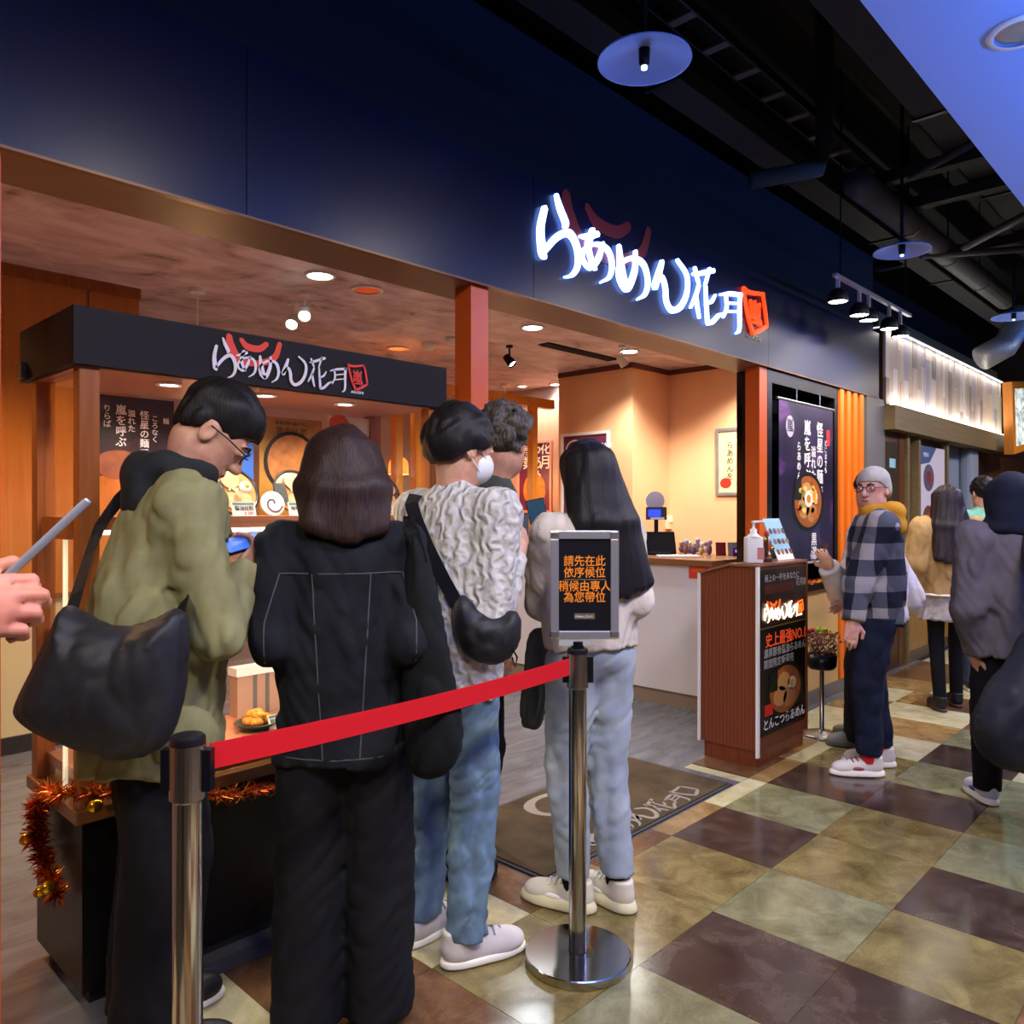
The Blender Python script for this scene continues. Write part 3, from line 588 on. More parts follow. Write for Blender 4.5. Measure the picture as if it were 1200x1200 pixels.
def loc(o, name, a, b, m, R=None, **k):
    mb = MB(); mb.box(a, b);
    if R is not None: mb.v = [tuple(R @ Vector(v)) for v in mb.v]
    return mb.obj(name, m, o, local=True, **k)
R = Matrix.Rotation(-.5, 3, 'X')
loc(cr, 'stand', (-.09,-.06,0), (.09,.06,.02), M_DARKM); loc(cr, 'screen_back', (-.14,-.0,.018), (.14,.03,.2), M_DARKM, R); loc(cr, 'neck', (-.015,.10,.05), (.015,.12,.3), M_DARKM)
dp = loc(cr, 'customer_display', (-.08,.09,.27), (.08,.13,.37), mat('term_grey', '#3a3a44', .4)); loc(dp, 'screen', (-.065,.084,.295), (.03,.09,.35), emis('screen_blue', '#2238ff', 2.2)); loc(dp, 'label_strip', (-.05,.083,.272), (.06,.089,.29), M_WHITE)
mb = MB(); mb.lathe((0,.16,.42), [(.001,0),(.075,.001),(.075,.01),(.001,.011)], 28, False, Matrix.Rotation(PI/2, 3, 'X')); mb.obj('round_badge', mat('badge_lilac', '#c9c3dc', .5), cr, local=True)
p = pY(783, 612, CY-.001); cu = thing('wall_switch_box', p, 'cream switch box on the peach wall behind the blue screen terminal', 'switch box'); box('body', p+Vector((-.06,-.04,-.07)), p+Vector((.06,.0,.07)), mat('cream_plastic', '#d8cba4', .4), cu, bevel=.006); box('lid', p+Vector((-.05,-.046,.0)), p+Vector((.05,-.04,.06)), M_WHITE, cu)
for k, (px, py, sz, c, lab) in enumerate(((845, 651, .10, '#8f1f22', 'dark red picture card standing on the counter'), (859, 651, .10, '#a9b9c6', 'pale blue picture card standing on the counter'))):
    o = fbox('picture_card', on_ctr(px, py), .075, .012, sz, mat('card_%d' % k, c, .5, var=.5, vscale=30), rz=VA, tilt=-.15, label=lab, cat='card')
p = on_ctr(871, 652); o = thing('purple_sign', p, 'low purple sign with glowing white text on the counter', 'sign', rotz=VA); loc(o, 'block', (-.075,0,0), (.075,.03,.065), mat('purple', '#5a2a6a', .4)); loc(o, 'lit_line', (-.06,-.002,.03), (.045,.0,.05), emis('lilac_line', '#9a86ff', 1.2))
# small plush and ornaments heap
cols = ['#6a4a72', '#8a5a4a', '#7a6a8a', '#5a3a52', '#8c7a9c', '#c9b060', '#d8d0d8', '#71506a']
for k in range(8):
    px = 799+k*4.6; p = on_ctr(px, 647.5+(0,2.6,.8,3.2,0,2.4,.6,3)[k]); o = thing('little_doll', p, 'tiny %s doll in the heap of trinkets on the counter' % ('plum','brown','lilac','maroon','mauve','gold','white','violet')[k], 'doll', 'trinkets on the counter', rotz=VA)
    m = mat('doll_%d' % k, cols[k], .7); mb = MB(); mb.ell((0,0,.03+.012*(k % 3 == 1)), (.026-.004*(k % 2),.024,.03+.012*(k % 3 == 1)), 10, 7); mb.obj('body', m, o, smooth=True, local=True); mb = MB(); mb.ell((.004*(k % 2),0,.075+.022*(k % 3 == 1)), (.023-.003*(k % 3),.022,.022), 10, 7); mb.obj('head', mat('doll_h%d' % (k % 3), ('#b08a7a','#a292b4','#d8cfc0')[k % 3], .7), o, smooth=True, local=True)
p = on_ctr(786, 649); o = thing('red_ornament', p, 'small red and white round ornament on the counter', 'ornament'); mb = MB(); mb.ell(p+Vector((0,0,.026)), (.03,.03,.026), 12, 8); mb.obj('ball', M_RED, o, smooth=True); mb = MB(); mb.ell(p+Vector((-.04,.0,.022)), (.022,.022,.022), 12, 8); mb.obj('white_ball', M_WHITE, o, smooth=True)
p = on_ctr(797, 648); o = thing('clear_stand', p, 'small clear acrylic stand on the counter', 'stand'); box('back', p+Vector((-.03,0,0)), p+Vector((.03,.006,.07)), M_GLASS, o); box('foot', p+Vector((-.03,-.03,0)), p+Vector((.03,0,.006)), M_GLASS, o)

# ================================================================== host stand
hs = thing('host_stand', (4.35, 2.16, 0), 'reddish brown host stand with an illuminated ramen poster on its front', 'stand')
X0, X1, Y0, Y1 = 4.03, 4.675, 1.99, 2.345
M_FLUTE = NT('fluted_brown'); t = M_FLUTE; t.set(.42); v = t.coord((1,1,1)); wv = t.n('ShaderNodeTexWave', wave_type='BANDS', bands_direction='Y'); wv.inputs['Scale'].default_value = 14; t.l(v, wv.inputs[0]); t.l(t.ramp(wv.outputs['Fac'], [(.0,'#682f18'),(.5,'#74391e'),(1,'#783d20')]), t.b.inputs['Base Color']); t.bump(wv.outputs['Fac'], .2, .003); M_FLUTE = t.m
mb = MB(); mb.poly([(X0+.012,Y0+.012,.09),(X0+.012,Y1,.09),(X0+.012,Y1,1.045),(X0+.012,Y0+.17,1.1),(X0+.012,Y0+.012,1.1)], (X1-X0-.024,0,0)); mb.obj('body', M_FLUTE, hs, normals=True)
box('plinth', (X0+.018, Y0+.02, 0), (X1-.018, Y1-.02, .09), W_RED, hs)
mb = MB(); mb.poly([(X0,Y0,1.101),(X0,Y0+.172,1.101),(X0,Y1+.01,1.044),(X0,Y1+.01,1.056),(X0,Y0+.175,1.114),(X0,Y0,1.114)], (X1-X0,0,0)); mb.obj('top', mat('stand_top', '#8a5a44', .3), hs, normals=True)
box('edge_trim', (X0-.002, Y0-.002, .06), (X0+.022, Y0+.012, 1.10), M_WHITE, hs); box('edge_trim', (X1-.02, Y0-.002, .09), (X1+.002, Y0+.012, 1.10), W_RED, hs); box('edge_trim', (X0-.004, Y1, .09), (X0+.012, Y1+.012, 1.05), M_WHITE, hs)
fr = FRONT((X0+.025, Y0+.006, .17)); W_, H_ = X1-X0-.05, .91
mb = MB(); quad(mb, fr, 0, 0, W_, H_, 0, .004); pp = mb.obj('poster_panel', mat('poster_black', '#17120f', .25, spec=.5), hs)
text('極上の一杯をあなたに', fr, .06, .845, .045, M_GREYINK, pp, z=.005); mb = MB(); quad(mb, fr, .06, .775, .42, .825, .0042, .005); mb.obj('brown_band', mat('band_brown', '#4a2015', .5), pp); text('花月嵐', fr, .46, .80, .05, M_GREYINK, pp, z=.005)
mb = MB(); quad(mb, fr, .02, .60, W_-.02, .755, .0042, .007); mb.obj('lit_sign_plate', mat('lit_plate', '#2a1008', .4), pp)
logo(FRONT(fr.p(.035, .745, .008)), .00047, .00040, emis('poster_letters', '#ffe9c0', 4.5), emis('poster_red', '#ff5a14', 2.2), pp, .003, emis('poster_splash', '#e85a1a', 1.2), 4)
mb = MB(); quad(mb, fr, .0, .585, W_, .592, .0042, .01); mb.obj('gold_rule', mat('rule_gold', '#8a7238', .3, .6), pp)
text('史上最強NO.1', fr, .07, .485, .085, mat('ink_vermilion', '#e0481c', .5, emit='#e0481c', es=.35), pp, z=.005, bold=.03)
text('濃厚豚骨醤油らあめん', fr, .05, .425, .055, M_GREYINK, pp, z=.005, bold=.02); text('期間限定新発売', fr, .05, .365, .055, M_GREYINK, pp, z=.005, bold=.02)
def bowl_print(fr, cx, cy, rx, ry, parent, z=.005):
    for nm, r_, c_, dz in (('bowl_rim', 1.0, '#14100f', 0), ('soup_photo', .86, '#a85a22', .0009)):
        mb = MB(); disc(mb, fr, cx, cy, rx*r_, ry*r_, z+dz, z+dz+.0008); mb.obj(nm, mat('print_'+nm, c_, .4, var=.45, vscale=22), parent)
    for k, (ax, ay, r_, c_) in enumerate(((-.3,-.2,.36,'#c58a50'),(.2,-.35,.34,'#b9793f'),(-.1,.3,.34,'#c9954f'),(.35,.15,.24,'#e4dcc0'))):
        mb = MB(); disc(mb, fr, cx+ax*rx, cy+ay*ry, rx*r_, ry*r_, z+.0018, z+.0026); mb.obj('topping_photo', mat('print_top%d' % k, c_, .4, var=.2, vscale=30), parent)
    mb = MB(); disc(mb, fr, cx+.35*rx, cy+.15*ry, rx*.13, ry*.12, z+.0028, z+.0034); mb.obj('yolk_photo', mat('print_yolk', '#e09a1c', .4), parent)
    mb = MB(); quad(mb, fr, cx-.85*rx, cy+.05*ry, cx-.45*rx, cy+.75*ry, z+.0028, z+.0034); mb.obj('nori_photo', mat('print_nori', '#141a14', .4), parent)
bowl_print(fr, .32, .215, .235, .155, pp); mb = MB(); quad(mb, fr, .06, .1, .15, .16, .0045, .0095); mb.obj('red_tag', M_RED, pp)
text('とんこつらあめん', fr, .03, .03, .068, mat('ink_pale', '#d8d4cc', .5), pp, z=.01, bold=.035)
# things on the host stand
ZT = 1.114
p = pf(893, 664, ZT); p.x = max(p.x, X0+.06); p = Vector((4.12, 2.06, ZT)); o = thing('pump_bottle', p, 'white hand sanitiser pump bottle on the host stand', 'bottle', rotz=VA)
M_PLB = mat('bottle_white', '#dcdcd6', .35); mb = MB(); mb.box((-.048,-.032,0), (.048,.032,.15)); mb.obj('body', M_PLB, o, local=True, bevel=.012, smooth=True)
mb = MB(); mb.lathe((0,0,.148), [(.04,0),(.022,.018),(.018,.02),(.018,.045),(.008,.046),(.007,.075),(.012,.078),(.012,.088),(.001,.09)], 18, False); mb.obj('pump', M_PLB, o, smooth=True, local=True)
mb = MB(); mb.tube([(0,0,.232),(.045,0,.234),(.065,0,.226)], .006, 8); mb.obj('spout', M_PLB, o, local=True); mb = MB(); mb.box((.012,-.034,.025), (.05,-.0322,.09)); mb.obj('label', mat('label_pink', '#b8776c', .5), o, local=True)
p = Vector((4.28, 2.06, ZT)); o = thing('red_tree_ornament', p, 'small red tinsel ornament with baubles between the bottle and the menu card', 'ornament'); mb = MB()
for k in range(160):
    a_ = random.uniform(0, 2*PI); z_ = random.uniform(.0, .16); r_ = .042*(1-z_/.19); q = p+Vector((r_*math.cos(a_), r_*math.sin(a_), z_)); d_ = Vector((random.uniform(-1,1), random.uniform(-1,1), random.uniform(-.5,1))).normalized()*.014
    mb.add([q, q+d_, q+d_*.5+Vector((.003,.003,0))], [(0,1,2)])
tb = mb.obj('tinsel', mat('tinsel_red', '#9a1510', .3, .5), o, kind='stuff')
MB().lathe(p, [(.03,0),(.03,.02),(.012,.03),(.01,.14),(.002,.17)], 10, True).obj('core', mat('core_green', '#3a1a12', .6), o)
for k in range(5): mb = MB(); mb.ell(p+Vector((.034*math.cos(k*2.4), .034*math.sin(k*2.4), .03+.025*k)), (.013,.013,.013), 10, 6); mb.obj('bauble', MATS['red_print'] if k % 2 else M_GOLD, o, smooth=True)
p = Vector((4.405, 2.12, ZT)); o = thing('toy_figure', p, 'little red and white figure in a clear case on the host stand', 'figurine'); box('clear_case', p+Vector((-.045,-.03,0)), p+Vector((.045,.03,.17)), M_GLASS, o)
for z_, r_, m_ in ((.03,.026,M_WHITE),(.08,.028,M_RED),(.125,.022,M_WHITE),(.15,.018,M_RED)): mb = MB(); mb.ell(p+Vector((0,0,z_)), (r_,r_*.9,.028), 10, 7); mb.obj('figure_piece', m_, o, smooth=True)
p = Vector((4.54, 2.06, ZT)); o = thing('menu_card', p, 'pale blue tilted menu card with rows of dish photos on the host stand', 'menu card'); fr = Frame(p+Vector((-.11,.0,.002)), (1,0,0), (-.1,.35,1))
mb = MB(); quad(mb, fr, 0, 0, .22, .26, -.003, 0); mb.obj('card', mat('card_blue', '#8fbcd0', .4), o); mb = MB(); mb.poly([fr.p(.08,.2,-.003), fr.p(.14,.2,-.003), Vector((p.x+.03,p.y+.13,ZT)), Vector((p.x-.03,p.y+.13,ZT))], (0,.003,0)); mb.obj('strut', MATS['card_blue'], o)
mb = MB(); quad(mb, fr, 0, 0, .22, .055, .0002, .0012); mb.obj('cream_band', M_PAPER, o)
for i_ in range(3):
    for k in range(4): mb = MB(); disc(mb, fr, .04+.055*k+.008*(i_ % 2), .03+.065*i_+.02, .02, .018, .0015, .0025, 12); mb.obj('dish_photo', mat('tinyfood_%d' % ((i_+k) % 3), ('#6a4030','#8a6a50','#4a3a34')[(i_+k) % 3], .5), o)
# tinsel bucket stand behind the host stand
p = pf(963, 862); bs = thing('sweet_bowl_stand', p, 'slim round based stand holding a black bowl of red tinsel beside the low wall', 'stand')
MB().lathe(p, [(.001,0),(.12,0),(.12,.012),(.10,.02),(.03,.03),(.014,.04),(.014,.42)], 28, False).obj('base_and_pole', M_STEEL, bs, smooth=True)
MB().lathe(p+Vector((0,0,.42)), [(.001,0),(.075,0),(.088,.02),(.092,.09),(.086,.09),(.08,.02),(.001,.015)], 24, False).obj('bowl', M_BLACK, bs, smooth=True)
o = thing('red_tinsel_posy', p+Vector((0,0,.44)), 'bunch of dark red tinsel and wrapped sweets in the black bowl', 'decoration'); mb = MB()
for k in range(900):
    a_ = random.uniform(0, 2*PI); u = random.random()**.5; z_ = random.uniform(0, .2); r_ = (.07+.05*z_/.2)*u; q = p+Vector((r_*math.cos(a_), r_*math.sin(a_), .44+z_)); d_ = Vector((random.uniform(-1,1), random.uniform(-1,1), random.uniform(-.3,1))).normalized()*.035
    mb.add([q, q+d_, q+d_*.5+Vector((.012,.01,.003))], [(0,1,2)])
mb.obj('tinsel', mat('tinsel_wine', '#560a12', .5, 0), o, kind='stuff')
for k in range(6): mb = MB(); mb.ell(p+Vector((.07*math.cos(k*1.9), .07*math.sin(k*1.9), .63+.02*(k % 3))), (.022,.016,.016), 10, 6); mb.obj('sweet', mat('sweet_%d' % (k % 3), ('#d8a020','#b01c18','#9ac01c')[k % 3], .25), o, smooth=True)
# banner in the show window
fr = FRONT((5.115, 2.375, 1.03)); BW, BH = .92, 1.14
t = NT('banner_print'); v = t.coord((1,1,1)); n_ = t.noise(v, 1.8, 5, .6, 1.2); t.l(t.ramp(n_, [(.36,'#150f22'),(.52,'#2a1c3c'),(.64,'#6a3a78'),(.78,'#8a6a9a')]), t.b.inputs['Base Color']); t.set(.35)
bn = thing('hanging_banner', fr.p(BW/2, 0, 0), 'dark purple hanging banner with white vertical lettering and a golden ramen bowl', 'banner')
mb = MB(); quad(mb, fr, 0, 0, BW, BH, 0, .003); mb.obj('cloth', t.m, bn)
MB().tube([fr.p(-.03,BH,.002), fr.p(BW+.03,BH,.002)], .009, 8).obj('rod', M_ALU, bn); MB().tube([fr.p(-.0,0,.002), fr.p(BW,0,.002)], .009, 8).obj('rod', M_ALU, bn)
for x in (.28, .68): MB().tube([fr.p(x,BH,.002), fr.p(x,BH+.09,.002)], .004, 6).obj('cord', M_ALU, bn)
for s, x, y, z_ in (('怪星の麺で', .62, 1.02, .115), ('溢れた', .52, .84, .085), ('嵐を呼ぶ', .40, 1.02, .115), ('らあめん', .28, .86, .07), ('どこまでも', .76, .90, .05)):
    vtext(s, fr, x, y-z_*.8, z_, M_WHINK, bn, z=.004, bold=.03)
mb = MB(); disc(mb, fr, .17, .96, .065, .075, .0035, .004); mb.obj('white_medallion', mat('medal', '#b8a8bc', .5), bn); text('嵐', fr, .17, .93, .1, M_INK, bn, z=.0045, align='CENTER', bold=.02)
mb = MB(); quad(mb, fr, .80, .86, .86, .98, .0035, .0042); mb.obj('small_seal', M_RED, bn)
bowl_print(fr, .47, .44, .27, .215, bn, .004)
mb = MB(); disc(mb, fr, .47, .46, .07, .06, .0075, .008); mb.obj('noodle_swirl', mat('swirl_white', '#f0e0c0', .4), bn); mb = MB(); disc(mb, fr, .47, .46, .035, .03, .0082, .0087); mb.obj('swirl_centre', mat('swirl_or', '#d07a2a', .4), bn)
for k in range(60):
    a_ = random.uniform(0, 2*PI); r_ = random.uniform(.3,.8)
    if k < 14: mb = MB(); disc(mb, fr, .47+.25*r_*math.cos(a_), .44+.2*r_*math.sin(a_), .035, .02, .0088, .0093, 8); mb.obj('garnish_photo', mat('garn_%d' % (k % 4), ('#e0a040','#f0c878','#7a8a3a','#c8541c')[k % 4], .4), bn)
vtext('黒湯', fr, .52, .13, .1, M_WHINK, bn, z=.0045, bold=.04); text('らあめん', fr, .50, .0+.035, .045, M_WHINK, bn, z=.0045, bold=.02); text('Best', fr, .74, .1, .06, M_GOLD, bn, z=.0045)
# ================================================================== entrance mat
mt = thing('entrance_mat', (2.99, 2.3, 0), 'brown entrance mat with pale brush lettering in front of the counter', 'mat'); t = NT('mat_brown'); v = t.coord((1,1,1)); a_ = t.noise(v, 220, 2); b_ = t.noise(v, 5, 4)
mx = t.n('ShaderNodeMath', operation='MULTIPLY_ADD'); mx.inputs[1].default_value = .5; t.l(a_, mx.inputs[0]); t.l(b_, mx.inputs[2]); t.l(t.ramp(mx.outputs[0], [(.5,'#3b3022'),(.9,'#574833')]), t.b.inputs['Base Color']); t.set(.95, spec=.1); t.bump(a_, .6, .004)
box('edge', (2.262, 1.975, 0), (3.72, 2.635, .006), mat('mat_edge', '#2c2c30', .7), mt); box('pile', (2.28, 1.993, .006), (3.70, 2.617, .010), t.m, mt)
fr = Frame((2.28, 1.993, .0102), (1,0,0), (0,1,0)); M_MATP = mat('mat_print', '#8f8678', .95, spec=.1)
mb = MB(); stroke(mb, fr, [(.60+.15*math.cos(a_), .45+.115*math.sin(a_), .045+.012*math.sin(3*a_)) for a_ in np.linspace(.4, 6.4, 22)], .0008, 0, 3); mb.obj('brush_ring', M_MATP, mt)
lg = lambda fr, ux, uy, m: [(lambda mb: ([stroke(mb, fr, [(x*ux, y*uy, w_*(ux+uy)/2) for x, y, w_ in _r(L)], .0008, 0, 4) for L in LL], mb.obj('mat_lettering', m, mt)))(MB()) for LL in list(LOGO.values())+[SEAL]]
lg(Frame((2.62, 2.2, .0102), (1,0,0), (0,1,0)), .00082, .00062, M_MATP)
# ================================================================== food display case
KX0, KX1, KY0, KY1 = .765, 2.10, 2.40, 2.835
ks = thing('display_case', (1.43, 2.62, 0), 'wood framed glass food display case with a black canopy and black base', 'display case')
box('base', (KX0+.012, KY0+.012, .05), (KX1-.012, KY1-.012, .535), mat('base_black', '#0e0d0d', .35, var=.1), ks); box('plinth', (KX0+.04, KY0+.04, 0), (KX1-.04, KY1-.04, .05), mat('plinth_grey', '#22211f', .5), ks)
box('sill', (KX0-.012, KY0-.012, .536), (KX1+.012, KY1+.012, .575), m_wood('sill_wood', '#6a4022', '#86562c', .3, 'x'), ks, bevel=.004)
for x, y in ((KX0, KY0), (KX1-.055, KY0), (KX0, KY1-.05), (KX1-.055, KY1-.05)): box('corner_post', (x, y, .575), (x+.055, y+.05, 1.822), W_POST, ks, bevel=.003)
cn = MB().box((KX0-.02, KY0-.02, 1.823), (KX1+.02, KY1+.05, 1.985)).obj('canopy', M_CANOPY, ks)
box('canopy_ceiling', (KX0, KY0, 1.8195), (KX1, KY1+.03, 1.8225), mat('canopy_lining', '#9a6a58', .5), cn); box('bracket', (KX0-.035, KY1-.02, 1.83), (KX0-.02, KY1+.03, 1.88), M_BLACK, cn)
a = pY(247, 395, KY0-.02); b = pY(430, 425, KY0-.02); ux = (b.x-a.x)/1092
cl = thing('canopy_sign', FRONT((1.4, KY0-.02, 1.84)).p(0,0,0), 'white brush lettering with a red mark and seal on the display case canopy', 'sign')
logo(FRONT((a.x, KY0-.0205, 1.985+.0)), ux, .000475, mat('letter_white', '#d6d0dc', .5), mat('seal_red', '#d6301f', .5), cl, .003, mat('splash_red', '#d83a1c', .5))
# glass
def pane(a, b, name='glass_pane'): return box(name, a, b, M_GLASS, ks)
pane((KX0+.055, KY0+.022, .575), (KX1-.055, KY0+.027, 1.8195)); pane((KX0+.02, KY0+.05, .575), (KX0+.025, KY1-.05, 1.8195)); pane((KX1-.03, KY0+.05, .575), (KX1-.025, KY1-.05, 1.8195)); pane((KX0+.055, KY1-.03, .575), (KX1-.055, KY1-.025, 1.8195))
box('side_strip', (KX0+.018, KY0+.19, .575), (KX0+.03, KY0+.197, 1.36), mat('strip_pale', '#e6d9b8', .4, emit='#fff0c8', es=.6), ks)
W_SHELF = m_wood('shelf_wood', '#a5603a', '#bb7a50', .3, 'x')
for z0, z1 in ((1.358, 1.395), (1.0, 1.04), (.62, .65)): box('shelf', (KX0+.03, KY0+.04, z0), (KX1-.035, KY1-.04, z1), W_SHELF, ks)
box('shelf_rail', (KX0+.0, KY0+.1, 1.33), (KX0+.018, KY1-.1, 1.395), W_POST, ks)
# canopy lamps
for px, py in ((198, 449), (311, 462), (406, 472)):
    c = pf(px, py, 1.82); x, y = c.x, min(max(c.y, KY0+.12), KY1-.12)
    l_ = MB().lathe((x, y, 1.8115), [(.028,.008),(.04,.008),(.042,.003),(.038,0),(.028,0)], 20, False).obj('lamp_rim', M_WHITE, ks, smooth=True); MB().lathe((x, y, 1.8135), [(.001,0),(.03,.001)], 18, False).obj('lamp_lens', emis('lens_case', '#fff0dc', 16), l_)
    light('case_lamp', 'SPOT', (x, y, 1.805), 16, (1,.86,.7), ks, size=.03, spot=2.6)
box('light_tube', (KX0+.08, KY0+.06, .985), (KX1-.08, KY0+.075, .998), emis('tube_white', '#fff4dc', 5), ks); light('tube_glow', 'AREA', ((KX0+KX1)/2, KY0+.07, .982), 5, (1,.92,.8), ks, size=1.1, size_y=.02)
box('light_tube', (KX0+.08, KY0+.06, 1.343), (KX1-.08, KY0+.075, 1.356), MATS['tube_white'], ks); light('tube_glow', 'AREA', ((KX0+KX1)/2, KY0+.07, 1.34), 5, (1,.92,.8), ks, size=1.1, size_y=.02)
# posters on the back glass
YB_ = KY1-.032
def bposter(px0, py0, px1, py1, m, label):
    p0 = pY(px0, py0, YB_); p1 = pY(px1, py1, YB_); fr = FRONT((p0.x, YB_-.001, min(p0.z, p1.z))); return fr, p1.x-p0.x, abs(p0.z-p1.z), poster('case_poster', fr, p1.x-p0.x, abs(p0.z-p1.z), m, label)
fr, w_, h_, ps = bposter(116, 462, 203, 560, mat('poster_maroon', '#2a1418', .4, var=.25), 'dark poster with white vertical lettering behind the display case glass')
for k, s in enumerate(('りらば', '嵐を呼ぶ', '溢れた', '怪星の麺で', 'ころなく', '麺')): vtext(s, fr, w_*(.04+.16*k), h_*(.80-.02*k), (.026,.036,.026,.032,.024,.022)[k], M_WHINK, ps, z=.007, bold=.02)
mb = MB(); disc(mb, fr, w_*.25, h_*.14, .08, .05, .007, .008); mb.obj('soup_photo', mat('soup_ph', '#8a4a28', .4, var=.4, vscale=25), ps)
fr, w_, h_, ps = bposter(232, 478, 296, 600, mat('poster_blue', '#2f5fb0', .45), 'blue and white poster behind the ramen bowl models'); mb = MB(); disc(mb, fr, w_*.45, h_*.62, .075, .1, .007, .008); mb.obj('white_disc', M_PAPER, ps)
mb = MB(); mb.poly([fr.p(0,0,.0072), fr.p(w_*.5,0,.0072), fr.p(w_*.2,h_*.3,.0072), fr.p(0,h_*.35,.0072)], fr.n*.001); mb.obj('white_wave', M_PAPER, ps)
fr, w_, h_, ps = bposter(303, 487, 376, 604, mat('poster_gold', '#a8792e', .4, var=.3, vscale=14), 'golden brown ramen poster with a big bowl behind the display glass')
for k, (r_, c_) in enumerate(((.44, '#221a1c'), (.385, '#b8743a'))): mb = MB(); disc(mb, fr, w_*.5, h_*.55, w_*r_, w_*r_, .007+.0012*k, .008+.0012*k); mb.obj(('bowl_photo','noodle_photo')[k], mat('gold_%d' % k, c_, .4, var=.4, vscale=30), ps)
text('黄金比率', fr, w_*.5, h_*.83, .035, mat('ink_gold', '#5a3a10', .5), ps, z=.0075, bold=.03, align='CENTER'); text('創業以来の味を守る', fr, w_*.5, h_*.93, .016, M_INK, ps, z=.0075, align='CENTER'); text('つけめん', fr, w_*.5, h_*.17, .05, M_GOLD, ps, z=.0105, bold=.04, align='CENTER')
fr, w_, h_, ps = bposter(385, 487, 444, 604, mat('poster_white', '#d9d2c4', .5), 'white ramen poster with a red swirl in its corner'); mb = MB(); disc(mb, fr, w_*.18, h_*.92, .05, .04, .007, .0078); mb.obj('red_swirl', mat('sw_red', '#d85a30', .5), ps)
text('つけらあめん', fr, w_*.22, h_*.78, .034, M_INK, ps, z=.0075, bold=.02); text('日田麺', fr, w_*.5, h_*.64, .045, M_INK, ps, z=.0075, bold=.03); mb = MB(); quad(mb, fr, w_*.5, h_*.56, w_*.92, h_*.6, .007, .0075); mb.obj('red_line', M_RED, ps)
# ramen bowl models
SOUP = ['#b08248', '#c07a3a', '#8c5a30']
def ramen(px, pz, r, label, k, Y=KY0+.22, z=1.395):
    c = pY(px, 600, Y); c.z = z; o = thing('ramen_bowl', c, label, 'bowl', 'ramen bowl models on the top shelf'); tl = 1.15; M = Matrix.Rotation(tl, 3, 'X'); cc = c+Vector((0, .0, r*math.sin(tl)+.0))+Vector((0,.03,0))
    MB().lathe(cc, [(.001,-.52*r),(.45*r,-.5*r),(.8*r,-.25*r),(1.0*r,0),(.93*r,0),(.88*r,-.08*r),(.001,-.09*r)], 36, False, M).obj('bowl', mat('bowl_black', '#1b1110', .3), o, smooth=True)
    fr = Frame(cc+M @ Vector((0,0,-.075*r)), M @ Vector((1,0,0)), M @ Vector((0,1,0)))
    mb = MB(); disc(mb, fr, 0, 0, .88*r, .88*r, 0, .004); mb.obj('soup', mat('soup_%d' % k, SOUP[k], .25, var=.35, vscale=30), o)
    for x, y, q in ((-.1,.45,.36),(.25,-.35,.36),(-.15,-.4,.34)): mb = MB(); disc(mb, fr, x*r, y*r, q*r, q*r, .004, .014, 16); mb.obj('pork_slice', mat('pork', '#bf9160', .4, var=.35, vscale=40), o)
    eg = MB(); eg.ell(fr.p(.45*r,.15*r,.012), (.24*r,.24*r,.18*r), 14, 8, M); e_ = eg.obj('egg_half', mat('egg_white', '#e8e2cc', .3), o, smooth=True); eg = MB(); eg.ell(fr.p(.45*r,.15*r,.022), (.12*r,.12*r,.12*r), 12, 8, M); eg.obj('yolk', mat('egg_yolk', '#e59a12', .25), e_, smooth=True)
    mb = MB(); quad(mb, fr, -.95*r, -.45*r, -.45*r, .35*r, .01, .014); mb.obj('nori_sheet', mat('nori', '#18201c', .5, bump=.4, bscale=120), o)
    mb = MB()
    for q in range(26): x, y = random.uniform(-.3,.1)*r, random.uniform(-.05,.3)*r; mb.box(fr.p(x,y,.012), fr.p(x,y,.012)+Vector((.006,.006,.006)))
    mb.obj('scallion', mat('scallion', '#b9c79a', .5), o, kind='stuff')
ramen(279, 0, .095, 'ramen bowl model with egg half beside the blue poster', 0); ramen(352, 0, .095, 'ramen bowl model in front of the golden poster', 1); ramen(453, 0, .095, 'ramen bowl model below the white poster', 2); ramen(400, 0, .095, 'ramen bowl model behind the person in black denim', 1)
# narutomaki swirl board
c = pY(322, 603, KY0+.14); c.z = 1.395; o = thing('fish_cake_board', c, 'white spiral fish cake plaque leaning on the top shelf', 'plaque'); fr = Frame(c+Vector((-.045,0,0)), (1,0,0), (0,.25,1)); mb = MB(); disc(mb, fr, .045, .045, .045, .045, -.008, 0); mb.obj('plaque', M_PAPER, o); mb = MB(); stroke(mb, fr, [(.045+(.004+.0042*k)*math.cos(k*.75), .045+(.004+.0042*k)*math.sin(k*.75), .007) for k in range(9)], .001, .0003, 4); mb.obj('spiral', mat('spiral_dark', '#5a4a52', .5), o)
def card(px, z, lab, w_=.085, h_=.05, Y=KY0+.085, k=0):
    c = pY(px, 600, Y); c.z = z; o = thing('price_card', c, lab, 'price card', 'price cards in the display case'); fr = Frame(c+Vector((-w_/2,0,0)), (1,0,0), (0,.3,1)); mb = MB(); quad(mb, fr, 0, 0, w_, h_, -.002, 0); mb.obj('card', mat('card_cream', '#dfe0cc', .5), o)
    mb = MB(); quad(mb, fr, .004, h_*.78, w_-.004, h_*.95, .0002, .0008); mb.obj('green_band', mat('band_green', '#5a7a66', .5), o); text(('醬油拉麵', '味噌沾麵', '豚骨拉麵', '炸雞塊', '煎餃')[k % 5], fr, w_*.12, h_*.42, .017, M_INK, o, z=.0006, bold=.01); text('$ 240' if k % 2 else '$ 280', fr, w_*.5, h_*.1, .014, M_RED, o, z=.0006)
